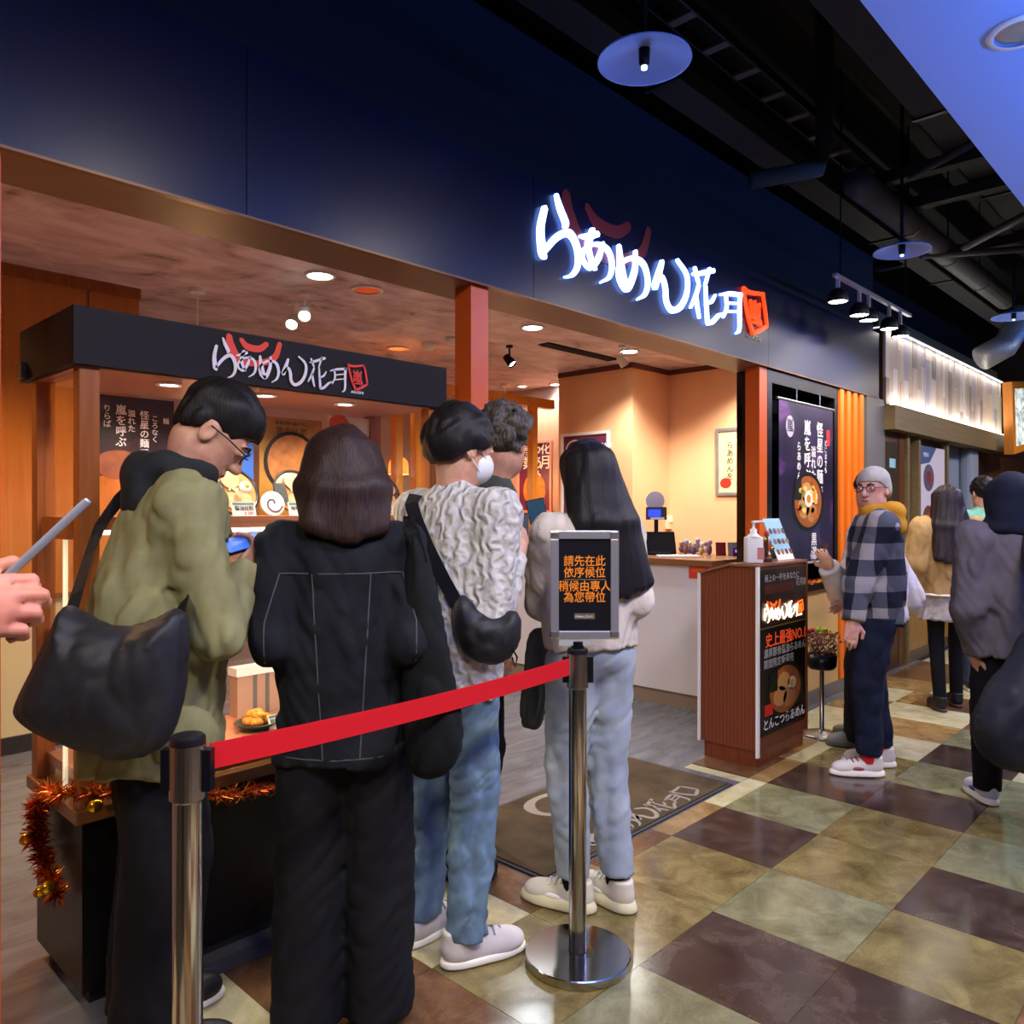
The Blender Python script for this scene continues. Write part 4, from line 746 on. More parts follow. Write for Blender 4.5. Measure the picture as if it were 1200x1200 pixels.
card(287, 1.395, 'small white price card in front of the bowl with the egg half', k=0); card(352, 1.395, 'small white price card below the golden poster', k=1); card(452, 1.395, 'small white price card below the white poster', k=2); card(290, 1.04, 'cream price card on the middle shelf', .1, .05, k=3); card(325, .65, 'white price card beside the fried chicken plate', .06, .05, KY0+.1, 4)
# plates and drinks lower down
def plate(px, z, Y, lab, food, col, r=.075):
    c = pY(px, 600, Y); c.z = z; o = thing('food_plate', c, lab, 'plate', 'dishes on the lower shelves'); MB().lathe(c, [(.001,0),(r*.6,0),(r,.022),(r*.96,.024),(r*.58,.007),(.001,.006)], 28, False).obj('plate', mat('plate_dark', '#2e2722', .3), o, smooth=True)
    for k in range(9):
        a_ = k*2.4; q = .55*r*math.sqrt(k/9); mb = MB(); mb.ell(c+Vector((q*math.cos(a_), q*math.sin(a_), .028+.018*(k < 4))), (.026,.022,.018), 10, 7); mb.obj(food, mat(food, col, .5, var=.4, vscale=60, bump=.6, bscale=90), o, smooth=True)
plate(300, .65, KY0+.16, 'dark plate of golden fried chicken on the bottom shelf', 'fried_piece', '#d88a1c'); plate(290, 1.04, KY0+.2, 'dark plate of dumplings on the middle shelf', 'dumpling', '#d8b070'); plate(210, 1.04, KY0+.2, 'dark plate of pork slices on the middle shelf', 'pork_piece', '#a8704a'); plate(420, .65, KY0+.18, 'dark plate of rice balls on the bottom shelf', 'rice_ball', '#e6e0cc')
for k, (px, col, lab) in enumerate(((278, '#c8a8b0', 'tall glass of pink drink on the middle shelf'), (305, '#dcd2c4', 'tall glass of pale drink on the middle shelf'))):
    c = pY(px, 600, KY0+.33); c.z = 1.04; o = thing('drink_glass', c, lab, 'glass'); MB().lathe(c, [(.001,.004),(.03,.004),(.036,.15),(.034,.15),(.028,.008),(.001,.008)], 20, False).obj('glass', M_GLASS, o, smooth=True); MB().lathe(c, [(.001,.009),(.027,.009),(.032,.12),(.001,.12)], 20, False).obj('drink', mat('drink_%d' % k, col, .2), o, smooth=True)
c = pY(300, 600, KY0+.36); bx = thing('gift_box', (c.x, c.y, .65), 'white and tan gift box at the back of the bottom shelf', 'box'); box('carton', (c.x-.09, c.y-.03, .65), (c.x+.1, c.y+.03, .80), mat('carton_tan', '#b08a70', .5), bx); box('lid', (c.x-.095, c.y-.034, .80), (c.x+.105, c.y+.034, .83), M_PAPER, bx)
for x in (-.02, .03): box('grey_band', (c.x+x-.008, c.y-.0315, .652), (c.x+x+.008, c.y-.03, .80), mat('band_grey', '#6a625e', .5), bx)
o = fbox('paper_notice', (KX0+.14, KY0+.1, .65), .12, .003, .07, M_PAPER, tilt=-.2, label='white paper notice with a red stamp inside the bottom of the display case', cat='notice')
# garland along the sill
ga = thing('tinsel_garland', (KX0+.05, KY0-.04, .4), 'orange and gold tinsel garland draped over the display case sill', 'garland')
def garland(path, r, n, mats):
    P = np.array(path); seg = np.linalg.norm(np.diff(P, axis=0), axis=1); cs = np.concatenate([[0], np.cumsum(seg)])
    for m in mats:
        mb = MB()
        for k in range(n):
            s_ = random.uniform(0, cs[-1]); q = Vector([np.interp(s_, cs, P[:, i]) for i in range(3)]); d_ = Vector((random.gauss(0,1), random.gauss(0,1), random.gauss(0,1))).normalized(); e_ = d_.orthogonal().normalized()*.0022; L_ = r*random.uniform(.4, 1.1); k_ = d_.cross(Vector((.3,.5,.8))).normalized()*.006
            mb.add([q-e_, q+e_, q+d_*L_*.6+e_+k_, q+d_*L_+k_*1.6, q+d_*L_*.6-e_+k_], [(0,1,2,3,4)])
        mb.obj('tinsel', m, ga, kind='stuff')
    pts = [Vector([np.interp(s_, cs, P[:, i]) for i in range(3)]) for s_ in np.linspace(0, cs[-1], 30)]; MB().tube(pts, .006, 6).obj('core_string', mat('string', '#5a1e0c', .6), ga)
M_T = [mat('tinsel_orange', '#d8501a', .25, .7), mat('tinsel_deep', '#9a2a0e', .25, .7), mat('tinsel_gold', '#d88a1c', .25, .7)]
zz = .575
garland([(KX0-.03, KY1-.12, .40), (KX0-.035, KY1-.16, .52), (KX0-.03, KY0+.18, .60), (KX0-.03, KY0+.05, .62), (KX0+.05, KY0-.03, .62), (KX0+.2, KY0-.03, .585), (KX0+.4, KY0-.03, .52), (KX0+.62, KY0-.03, .49), (KX0+.9, KY0-.03, .53), (KX1-.1, KY0-.03, .57)], .045, 900, M_T)
garland([(KX0-.03, KY1-.16, .52), (KX0-.03, KY1-.2, .40), (KX0-.028, KY0+.13, .34), (KX0-.028, KY0+.09, .31)], .045, 330, M_T)
for k, (x, y, z_) in enumerate(((KX0-.06, KY1-.18, .44), (KX0-.06, KY0+.06, .36), (KX0+.02, KY0-.07, .60), (KX0-.06, KY0+.12, .33))): mb = MB(); mb.ell((x, y, z_), (.022,.012,.018), 12, 7); mb.obj('gold_leaf', M_GOLD, ga, smooth=True)
# little dropped ornament by the foot of the case
c = pf(519, 1000); o = thing('floor_ornament', c, 'small gold and green ornament on the floor beside the display case', 'ornament'); mb = MB(); mb.ell(c+Vector((0,0,.014)), (.024,.02,.014), 12, 7); mb.obj('bauble', M_GOLD, o, smooth=True); mb = MB(); mb.ell(c+Vector((.012,.02,.026)), (.01,.01,.012), 10, 6); mb.obj('berry', mat('berry_green', '#6a9a1c', .4), o, smooth=True)
# tinsel in the show window sill
ga = thing('sill_tinsel', (5.7, 2.36, .87), 'gold and red tinsel lying on the black show window sill', 'garland'); garland([(5.1, 2.36, .885), (5.5, 2.355, .89), (6.1, 2.36, .885)], .035, 260, M_T[:1]+M_T[2:])

# ================================================================== queue barrier
def stanchion(c, label):
    o = thing('stanchion', c, label, 'barrier post'); c = Vector(c)
    MB().lathe(c, [(.001,0),(.164,0),(.166,.003),(.166,.026),(.163,.029),(.05,.030),(.030,.031)], 56, False).obj('base', M_CHROME, o, smooth=False)
    MB().lathe(c, [(.028,.026),(.028,.86)], 32, False).obj('post', M_CHROME, o, smooth=True)
    hd = MB().lathe(c, [(.0285,.855),(.034,.86),(.034,.965),(.001,.966)], 32, False).obj('head', M_STEEL, o, smooth=False); MB().lathe(c, [(.033,.966),(.033,.978),(.028,.982),(.001,.983)], 32, False).obj('cap', mat('cap_black', '#15151a', .3), hd)
    for k in range(1, 4):
        d_ = Matrix.Rotation(k*PI/2+VA, 3, 'Z') @ Vector((0, -.036, 0)); R = Matrix.Rotation(k*PI/2+VA, 3, 'Z'); mb = MB(); mb.box((-.012,-.012,-.04), (.012,.006,.04)); mb.v = [tuple(R @ Vector(v)+c+d_+Vector((0,0,.915))) for v in mb.v]; mb.obj('belt_slot', M_BLACK, o)
    return o
sA = pD(220, 868, 1.53); sA.z = 0; sB = pf(677, 1125)
st1 = stanchion(sA, 'chrome barrier post with a black cap beside the big black shoulder bag'); st2 = stanchion(sB, 'chrome barrier post on a round base carrying the framed waiting sign')
u = (sB-sA).normalized(); a = sA+u*.045; b = sB-u*.045; n_ = Vector((-u.y, u.x, 0))*.001; mb = MB(); N = 16
for k in range(N+1):
    p = a.lerp(b, k/N); sag = -.012*math.sin(PI*k/N); mb.v += [tuple(p+n_+Vector((0,0,.905+sag-.002))), tuple(p+n_+Vector((0,0,.955+sag))), tuple(p-n_+Vector((0,0,.955+sag))), tuple(p-n_+Vector((0,0,.905+sag-.002)))]
for k in range(N):
    for j in range(4): mb.f.append((k*4+j, k*4+(j+1) % 4, k*4+4+(j+1) % 4, k*4+4+j))
mb.f += [(0,1,2,3), tuple(N*4+j for j in (3,2,1,0))]
mb.obj('belt', mat('belt_red', '#c4101c', .45, bump=.1, bscale=300), st1, label='stretched red belt')
# framed waiting sign on the front post
c = sB+Vector((0,0,.983)); rv = Vector((RT[0], RT[1], 0)); yaw = math.atan2(rv.y, rv.x)
sgn = thing('waiting_sign', c, 'black waiting sign with orange lettering in a silver snap frame', 'sign', rotz=yaw)
def lb(name, a, b, m, parent=sgn, **k): return MB().box(a, b).obj(name, m, parent, local=True, **k)
MB().lathe((0,0,0), [(.02,0),(.02,.02),(.012,.022),(.012,.05)], 14).obj('socket', M_BLACK, sgn, local=True)
k_ = 2.48/925; x0, x1, zb, zt = -.086, .128, .028, .368
lb('clamp', (-.06,-.012,.008), (.04,.014,.034), mat('clamp_grey', '#a5aaa8', .4)); lb('back_board', (x0+.01,-.002,zb+.01), (x1-.01,.006,zt-.01), M_DARKM)
fw_ = .026
for nm, a_, b_ in (('rail', (x0,-.014,zb), (x1,.008,zb+fw_)), ('rail', (x0,-.014,zt-fw_), (x1,.008,zt)), ('rail', (x0,-.014,zb+fw_), (x0+fw_,.008,zt-fw_)), ('rail', (x1-fw_,-.014,zb+fw_), (x1,.008,zt-fw_))): lb(nm, a_, b_, M_ALU, bevel=.003)
for x, z_ in ((x0, zb), (x1-.028, zb), (x0, zt-.028), (x1-.028, zt-.028)): lb('corner_cap', (x-.001,-.016,z_-.0005), (x+.029,.009,z_+.0285), mat('corner_chrome', '#c9ccd0', .15, .9), bevel=.006)
sh = lb('sheet', (x0+fw_,-.006,zb+fw_), (x1-fw_,-.003,zt-fw_), mat('sheet_black', '#121318', .3))
W2 = XF[sgn.name]; o_ = W2 @ Vector((x0+fw_, -.0065, zb+fw_)); fr = Frame(o_, rv, (0,0,1)); w_, h_ = x1-x0-2*fw_, zt-zb-2*fw_
for s, y, sz in (('請先在此', .715, .036), ('依序候位', .59, .036), ('稍候由專人', .44, .036), ('為您帶位', .32, .036)): text(s, fr, w_*.5, h_*y, sz, M_ORINK, sh, 'orange_lettering', z=.0008, bold=.022, align='CENTER', sx=.92)
mb = MB(); quad(mb, fr, w_*.1, h_*.555, w_*.9, h_*.559); mb.obj('rule', M_GREYINK, sh); mb = MB(); quad(mb, fr, w_*.3, h_*.125, w_*.7, h_*.19, .0002, .0008); mb.obj('logo_plate', mat('plate_olive', '#5a5a50', .4), sh)
logo(FRONT((0,0,0)) if False else Frame(fr.p(w_*.32, h_*.183, .001), rv, (0,0,1)), .0000515, .00004, M_WHINK, M_ORINK, sh, .0004, None, 3)
# ================================================================== people: each garment a smooth blended volume turned into one mesh
class Vol:
    def __init__(s, lo, hi, h):
        s.lo = np.array(lo, float); s.h = h; s.n = np.maximum(np.ceil((np.array(hi)-s.lo)/h).astype(int)+1, 4); s.f = np.full(s.n, .5, np.float32)
    def blk(s, lo, hi):
        i0 = np.clip(np.floor((np.array(lo)-s.lo)/s.h).astype(int), 0, s.n-1); i1 = np.clip(np.ceil((np.array(hi)-s.lo)/s.h).astype(int)+1, 1, s.n)
        sl = tuple(slice(a, b) for a, b in zip(i0, i1)); ax = [(s.lo[k]+s.h*np.arange(i0[k], i1[k])).astype(np.float32) for k in range(3)]
        return sl, ax[0][:,None,None], ax[1][None,:,None], ax[2][None,None,:]
    def put(s, d, sl, k, op):
        f = s.f[sl]
        if op == 'u':
            if k: hh = np.clip(.5+.5*(d-f)/k, 0, 1); s.f[sl] = d*(1-hh)+f*hh-k*hh*(1-hh)
            else: s.f[sl] = np.minimum(f, d)
        elif op == 's':
            d = -d
            if k: hh = np.clip(.5-.5*(d-f)/k, 0, 1); s.f[sl] = d*(1-hh)+f*hh+k*hh*(1-hh)
            else: s.f[sl] = np.maximum(f, d)
    def cone(s, a, b, ra, rb, k=.03, sq=(1,1,1), op='u'):
        a = np.array(a, float); b = np.array(b, float); R = max(ra, rb)*max(sq); lo = np.minimum(a, b)-R-k-.03; hi = np.maximum(a, b)+R+k+.03
        sl, X, Y, Z = s.blk(lo, hi); q = np.array(sq, float); A_ = a/q; B_ = b/q; dv = B_-A_; L = float(dv@dv)+1e-9
        px, py, pz = X/q[0]-A_[0], Y/q[1]-A_[1], Z/q[2]-A_[2]
        t = np.clip((px*dv[0]+py*dv[1]+pz*dv[2])/L, 0, 1); d = np.sqrt((px-t*dv[0])**2+(py-t*dv[1])**2+(pz-t*dv[2])**2)-(ra+(rb-ra)*t)
        s.put((d*min(sq)).astype(np.float32), sl, k, op); return s
    def ell(s, c, r, k=.03, R=None, op='u'):
        c = np.array(c, float); r = np.array(r, float); m = max(r); sl, X, Y, Z = s.blk(c-m-k-.03, c+m+k+.03)
        x, y, z = X-c[0], Y-c[1], Z-c[2]
        if R is not None: x, y, z = (R[0][0]*x+R[1][0]*y+R[2][0]*z), (R[0][1]*x+R[1][1]*y+R[2][1]*z), (R[0][2]*x+R[1][2]*y+R[2][2]*z)
        k0 = np.sqrt((x/r[0])**2+(y/r[1])**2+(z/r[2])**2); k1 = np.sqrt((x/r[0]**2)**2+(y/r[1]**2)**2+(z/r[2]**2)**2)+1e-6
        s.put((k0*(k0-1)/k1).astype(np.float32), sl, k, op); return s
    def grid(s): return [(s.lo[k]+s.h*np.arange(s.n[k])).astype(np.float32).reshape([-1 if j == k else 1 for j in range(3)]) for k in range(3)]
    def clip(s, fn):                                       # keep where fn(X,Y,Z) < 0
        X, Y, Z = s.grid(); s.f = np.maximum(s.f, fn(X, Y, Z).astype(np.float32)); return s
    def bumps(s, amp, freq, seed=0, stretch=(1,1,1), sharp=False, along=None):
        r = np.random.default_rng(seed); idx = np.nonzero(np.abs(s.f) < .05); P = np.stack([s.lo[k]+s.h*idx[k] for k in range(3)], 1)*np.array(stretch); v = np.zeros(len(P)); wp = np.zeros_like(P)
        for k in range(3): d = r.normal(size=3); wp += .35/freq*np.sin(P@d*freq*.5+r.uniform(0, 6))[:,None]*r.normal(size=3)
        Q = P+wp
        al = None if along is None else np.array(along)/np.linalg.norm(along)
        for k in range(6):
            d = r.normal(size=3); d = d if al is None else d-.86*al*(d@al); d /= np.linalg.norm(d); v += np.sin(Q@d*freq*r.uniform(.6, 1.5)+r.uniform(0, 6))
        v /= 3
        if sharp: v = 1-2*np.abs(np.clip(v, -1, 1))
        s.f[idx] += (amp*v).astype(np.float32); return s
    def mesh(s):
        f = s.f; f[0]=f[-1]=.5; f[:,0]=f[:,-1]=.5; f[:,:,0]=f[:,:,-1]=.5
        sg = f < 0; c = sum(sg[i:sg.shape[0]-1+i, j:sg.shape[1]-1+j, k:sg.shape[2]-1+k].astype(np.int8) for i in (0,1) for j in (0,1) for k in (0,1))
        act = (c > 0) & (c < 8); I = np.argwhere(act); idm = np.full(act.shape, -1, np.int32); idm[act] = np.arange(len(I))
        acc = np.zeros((len(I), 3)); cnt = np.zeros(len(I)); off = np.array([(i,j,k) for i in (0,1) for j in (0,1) for k in (0,1)])
        for a in range(8):
            for ax in range(3):
                if off[a][ax] == 0:
                    b = off[a].copy(); b[ax] = 1; ia = I+off[a]; ib = I+b; va = f[ia[:,0],ia[:,1],ia[:,2]]; vb = f[ib[:,0],ib[:,1],ib[:,2]]; m = (va < 0) != (vb < 0)
                    t = va[m]/(va[m]-vb[m]); p = ia[m].astype(float); p[:, ax] += t; acc[m] += p; cnt[m] += 1
        V = s.lo+s.h*acc/cnt[:,None]; Q = []
        for ax in range(3):
            u, w = (ax+1) % 3, (ax+2) % 3; sl0 = [slice(1,-1)]*3; sl0[ax] = slice(0,-1); sl1 = [slice(1,-1)]*3; sl1[ax] = slice(1,None)
            a = sg[tuple(sl0)]; b = sg[tuple(sl1)]
            for flip, m in ((False, a & ~b), (True, ~a & b)):
                E = np.argwhere(m)
                if not len(E): continue
                sh = np.array([1,1,1]); sh[ax] = 0; E = E+sh
                def cell(du, dw): e = E.copy(); e[:,u] -= du; e[:,w] -= dw; return idm[e[:,0],e[:,1],e[:,2]]
                q = np.stack([cell(1,1), cell(0,1), cell(0,0), cell(1,0)], 1); Q.append(q[:, ::-1] if flip else q)
        return V, np.vstack(Q)
def rotm(yaw, pitch, roll=0):                              # yaw + turns left, pitch + looks down, roll + tips to the right
    return np.array(Matrix.Rotation(yaw, 3, 'Z') @ Matrix.Rotation(-pitch, 3, 'X') @ Matrix.Rotation(roll, 3, 'Y'))
def m_skin(name='skin', c='#c99a7c', c2='#b9826a'):
    if name in MATS: return MATS[name]
    t = NT(name); t.set(.5, 0, .35); v = t.coord((1,1,1)); t.l(t.ramp(t.noise(v, 22, 3), [(.35, c), (.7, c2)]), t.b.inputs['Base Color']); t.b.inputs['Subsurface Weight'].default_value = .06; t.b.inputs['Subsurface Radius'].default_value = (.02,.008,.004); MATS[name] = t.m; return t.m
def m_cloth(name, c, c2=None, rough=.85, bump=.25, bscale=260, vscale=9, spec=.15):
    if name in MATS: return MATS[name]
    t = NT(name); t.set(rough, 0, spec); v = t.coord((1,1,1)); c2 = c2 or c
    t.l(t.ramp(t.noise(v, vscale, 5, .65), [(.35, c), (.7, c2)]), t.b.inputs['Base Color']); t.bump(t.noise(v, bscale, 2), bump, .003); MATS[name] = t.m; return t.m
def m_hair(name, c, c2):
    if name in MATS: return MATS[name]
    t = NT(name); t.set(.5, 0, .22); v = t.coord((60,60,5)); n_ = t.noise(v, 3, 3, .6); t.l(t.ramp(n_, [(.35, c), (.7, c2)]), t.b.inputs['Base Color']); t.bump(n_, .5, .004); MATS[name] = t.m; return t.m
SKIN = m_skin(); HAIR = m_hair('hair_black', '#0d0b0c', '#1f1a18'); HAIRB = m_hair('hair_brown', '#1c1210', '#3a2620'); M_EYE = mat('eye_white', '#e6e0da', .2); M_IRIS = mat('eye_dark', '#1a100c', .15)
class Fig:
    def __init__(s, pos, psi, h, label, head=(0,0,0), lean=0, feet=((-.1,0,8),(.1,0,-8)), arms=None, hands=None, vox=.009, bvox=.008, knees=None, skin=SKIN, sway=0, group=None, seed=1, hipw=.085):
        s.k = h/1.75; s.vox = vox; s.bvox = bvox; s.skin = skin; s.seed = seed
        fac = RT*math.sin(math.radians(psi))+FW*math.cos(math.radians(psi))        # 0 = away from the viewer, 90 = to the viewer's right
        s.o = thing('person', (pos[0], pos[1], 0), label, 'person', group, rotz=math.atan2(fac[1], fac[0])-PI/2)
        cl, sl_ = math.cos(lean), math.sin(lean)
        up = lambda z: np.array([sway*(z-.95), sl_*(z-.95), .95+cl*(z-.95)]) if z > .95 else np.array([0,0,z])
        s.up = up; s.pel = up(.95); s.wst = up(1.10); s.chs = up(1.28); s.nck = up(1.46)
        s.sh = [up(1.405)+np.array([sx*.178, 0, 0]) for sx in (-1, 1)]
        s.R = rotm(*head); s.hc = up(1.615)+np.array([0, .015+.05*math.sin(max(head[1], 0)), -.02*math.sin(max(head[1], 0))])
        s.hip = [np.array([sx*hipw, 0, .92]) for sx in (-1, 1)]; s.ank = [np.array([f[0], f[1], .085]) for f in feet]; s.fa = [math.radians(f[2]) for f in feet]
        s.kn = [(s.hip[i]+s.ank[i])/2+np.array([0, .035, 0.02])+(np.array(knees[i]) if knees else 0) for i in (0, 1)]
        arms = arms or [((-.23,-.03,1.13), (-.22,.06,.90)), ((.23,-.03,1.13), (.22,.06,.90))]
        s.el = [np.array(a[0], float) for a in arms]; s.wr = [np.array(a[1], float) for a in arms]; s.hands = hands or [dict(), dict()]
    def part(s, name, vol, m, parent=None, **kw):
        V, Q = vol.mesh(); return obj(name, V*s.k, Q, m, parent or s.o, smooth=True, local=True, **kw)
    def hl(s, p): return s.hc+s.R @ np.array(p, float)     # head-local point
    def world(s, p): return XF[s.o.name] @ Vector(np.array(p)*s.k)
    def local(s, w): return np.array((XF[s.o.name].inverted() @ Vector(w)))/s.k
    def box_for(s, pts, pad):
        P = np.array(pts); return P.min(0)-pad, P.max(0)+pad
    def hand(s, v, i, mats=None):
        hd = s.hands[i]; wr = s.wr[i]; d0 = wr-s.el[i]; d0 /= np.linalg.norm(d0); d = np.array(hd.get('dir', d0), float); d /= np.linalg.norm(d)
        n = np.array(hd.get('palm', (1 if i == 0 else -1, 0, 0)), float); n -= d*(n@d); n /= np.linalg.norm(n); sd = np.cross(d, n)*(1 if i == 0 else -1)     # sd: toward the thumb
        if hd.get('thumb') is not None and sd@np.array(hd['thumb']) < 0: sd = -sd
        cu = hd.get('curl', .35); R = np.stack([sd, d, n], 1)
        v.ell(wr+d*.048, (.040,.052,.017), .012, R); v.cone(wr-d*.01, wr+d*.03, .026, .026, .02)
        for j, (o_, L, r_) in enumerate(((.029,.072,.0088),(.0095,.08,.0092),(-.0105,.074,.0088),(-.029,.058,.0078))):
            p = wr+d*(.088-.006*abs(j-1))+sd*o_; a = cu*.5; q = p
            for f_, rr in ((.45,1.0),(.32,.93),(.26,.85)):
                dd = d*math.cos(a)+n*math.sin(a); e = q+dd*L*f_; v.cone(q, e, r_*rr, r_*rr*.93, .005); q = e; a += cu*hd.get('cj', 1.)
        tb = wr+d*.022+sd*.03; td = d*.55+sd*.62+n*.35 if not hd.get('flat') else d*.85+sd*.35+n*.25; t1 = tb+td/np.linalg.norm(td)*.042; tk = hd.get('tk', .5); t2 = t1+(d*.85+sd*(.3-.5*tk)+n*.4*tk)/np.linalg.norm(d*.85+sd*(.3-.5*tk)+n*.4*tk)*.034
        v.cone(tb, t1, .0145, .0115, .012); v.cone(t1, t2, .0112, .0092, .006); s.grip = wr+d*.085+n*.03
        hd['_grip'] = wr+d*.08+n*.028; hd['_d'] = d; hd['_n'] = n; hd['_s'] = sd
    def body(s, face=True, ears=True, skip_hands=()):
        pts = [s.hl((0,0,.15)), s.hl((0,0,-.15)), s.pel, *s.sh, *s.el, *s.wr, *s.ank, *s.hip, *s.kn]; pts += [s.wr[i]+(s.wr[i]-s.el[i])*.0+np.array([a,b,c]) for i in (0,1) for a in (-.12,.12) for b in (-.12,.12) for c in (-.12,.12)]
        v = Vol(*s.box_for(pts, .14), s.bvox); hl = s.hl; R = s.R
        v.ell(s.pel, (.15,.10,.12)); v.ell(s.wst, (.14,.095,.15), .05); v.ell(s.chs, (.155,.105,.19), .05); v.cone(s.sh[0], s.sh[1], .05, .05, .05)
        v.cone(s.nck-np.array([0,.01,.05]), hl((0,-.022,-.05)), .058, .056, .03)
        v.ell(hl((0,-.012,.03)), (.076,.095,.09), .0, R); v.ell(hl((0,.028,-.032)), (.060,.066,.084), .03, R); v.ell(hl((0,.052,-.088)), (.034,.034,.028), .03, R); v.ell(hl((0,.0,-.06)), (.058,.06,.04), .04, R)
        if face:
            v.cone(hl((0,.092,.005)), hl((0,.112,-.034)), .0085, .0135, .012); v.ell(hl((0,.1,-.038)), (.0185,.012,.009), .008, R)
            for sx in (-1, 1): v.ell(hl((sx*.032,.101,.006)), (.017,.012,.010), .012, R, 's'); v.ell(hl((sx*.032,.083,.004)), (.013,.013,.012), .004, R); v.cone(hl((sx*.016,.093,.024)), hl((sx*.05,.082,.022)), .006, .005, .01)
            v.ell(hl((0,.089,-.062)), (.024,.013,.0055), .006, R); v.ell(hl((0,.088,-.0735)), (.020,.012,.0065), .006, R); v.cone(hl((-.026,.099,-.0675)), hl((.026,.099,-.0675)), .0035, .0035, .004, op='s')
        for sx in (-1, 1): v.ell(hl((sx*.079,-.008,-.012)), (.010,.021,.032), .008, R); v.ell(hl((sx*.088,-.004,-.008)), (.006,.011,.018), .006, R, 's')
        for i in (0, 1):
            v.cone(s.sh[i], s.el[i], .046, .036, .03); v.cone(s.el[i], s.wr[i], .037, .026, .02)
            if i not in skip_hands: s.hand(v, i)
            v.cone(s.hip[i], s.kn[i], .075, .052, .04); v.cone(s.kn[i], s.ank[i], .05, .036, .03); d = np.array([-math.sin(s.fa[i]), math.cos(s.fa[i]), 0]); v.cone(s.ank[i]-np.array([0,0,.03]), s.ank[i]+d*.14-np.array([0,0,.05]), .034, .024, .02)
        b = s.part('body', v, s.skin)
        if face:
            for sx in (-1, 1):
                for nm, r_, y_, m_ in (('eye', .0108, .0868, M_EYE), ('iris', .0048, .0945, M_IRIS)):
                    mb = MB(); mb.ell(hl((sx*.032, y_, .004)), (r_, r_*(1 if nm == 'eye' else .6), r_*(.42 if nm == 'eye' else .85)), 12, 8, Matrix(R.tolist())); mb.v = [tuple(np.array(p)*s.k) for p in mb.v]
                    e = mb.obj(nm, m_, s.o, smooth=True, local=True)
                mb = MB(); mb.tube([hl((sx*.014,.1,.024)), hl((sx*.033,.099,.030)), hl((sx*.052,.082,.022))], [.003,.004,.002], 6); mb.v = [tuple(np.array(p)*s.k) for p in mb.v]; mb.obj('eyebrow', HAIR, s.o, local=True)
            mb = MB(); mb.ell(hl((0,.095,-.067)), (.021,.006,.009), 14, 8, Matrix(R.tolist())); mb.v = [tuple(np.array(p)*s.k) for p in mb.v]; mb.obj('lips', mat('lips', '#9a5a50', .45), s.o, smooth=True, local=True)
        return b
    def hair(s, m=HAIR, style='short', top=.016, length=1.2, name='hair', amp=.004, side=0, wide=.10, back=.09):
        hl, R = s.hl, s.R; low = .35 if style != 'long' else max(.35, 0)
        lo = s.hc-.24; hi = s.hc+.24
        if style == 'long': lo = np.minimum(lo, np.array([s.hc[0]-.3, s.hc[1]-.3, length-.06])); hi = hi+.04
        v = Vol(lo, hi, min(s.vox, .007))
        if style == 'curly':
            r_ = np.random.default_rng(s.seed)
            for k in range(330):
                d = r_.normal(size=3); d /= np.linalg.norm(d)
                if d[1] > .45 and d[2] < .45: continue
                if d[2] < -.55: continue
                p = np.array([0,-.02,.03])+d*np.array([.095,.11,.108])*r_.uniform(.9, 1.1); v.ell(hl(p), np.array([.017,.017,.015])*r_.uniform(.7, 1.25), .006, R)
            v.ell(hl((0,-.02,.03)), (.09,.105,.1), .008, R); hairline = lambda y: np.interp(y, [-.13,-.06,-.02,.03,.07,.13], [-.085,-.07,-.02,.0,.045,.05])
        else:
            if style == 'short': v.ell(hl((0,-.010,.047)), (.078+top*.35,.099+top*.7,.084+top*1.1), 0, R); v.ell(hl((0,-.03,.0)), (.0755,.081,.07), .02, R)
            else: v.ell(hl((0,-.016,.033)), (.078+top,.099+top,.092+top*1.1), 0, R); v.ell(hl((0,-.05,-.01)), (.066+top*.8,.062+top*.6,.07), .04, R)
            hairline = lambda y: np.interp(y, [-.13,-.08,-.045,-.012,-.01,.012,.03,.065,.09,.14], [-.055,-.05,-.035,.005,.012,.012,-.02,.035,.06,.062])
            if style == 'fringe': hairline = lambda y: np.interp(y, [-.13,-.08,-.045,-.01,.03,.065,.14], [-.075,-.065,-.045,-.01,-.01,.022,.026])
        def cut(X, Y, Z):
            x, y, z = X-s.hc[0], Y-s.hc[1], Z-s.hc[2]; q = [R[0][k]*x+R[1][k]*y+R[2][k]*z for k in range(3)]
            return hairline(q[1])-q[2]
        if style != 'long': v.clip(cut)
        else:
            v.clip(lambda X, Y, Z: (lambda q: np.minimum(np.minimum(.045-q[2], 0)*0+np.where(q[1] > .055, np.maximum(.05-q[2], np.abs(q[0])*0+.0), -1.), 9))([R[0][k]*(X-s.hc[0])+R[1][k]*(Y-s.hc[1])+R[2][k]*(Z-s.hc[2]) for k in range(3)]))
            L = length; rr = np.random.default_rng(s.seed); n_ = 15
            for k in range(n_):
                th = math.radians(-112+224*k/(n_-1)); a = hl((.076*math.sin(th), -.014-.080*math.cos(th), .062)); end = L+.035*abs(math.sin(th))**2+rr.uniform(-.012, .012)
                b = np.array([s.nck[0]+wide*math.sin(th)+side*(s.hc[2]-end), s.nck[1]-back-.035*math.cos(th), end]); mid = a*.5+b*.5+np.array([.012*math.sin(th), -.012*math.cos(th), .0]); v.cone(a, mid, .028, .030, .025); v.cone(mid, b, .030, max(.017, 1.7*v.h), .025)
        v.bumps(amp, 130 if style == 'long' else 90, s.seed, (1,1,.12) if style == 'long' else (1,.4,.7), style != 'long')
        return s.part(name, v, m)
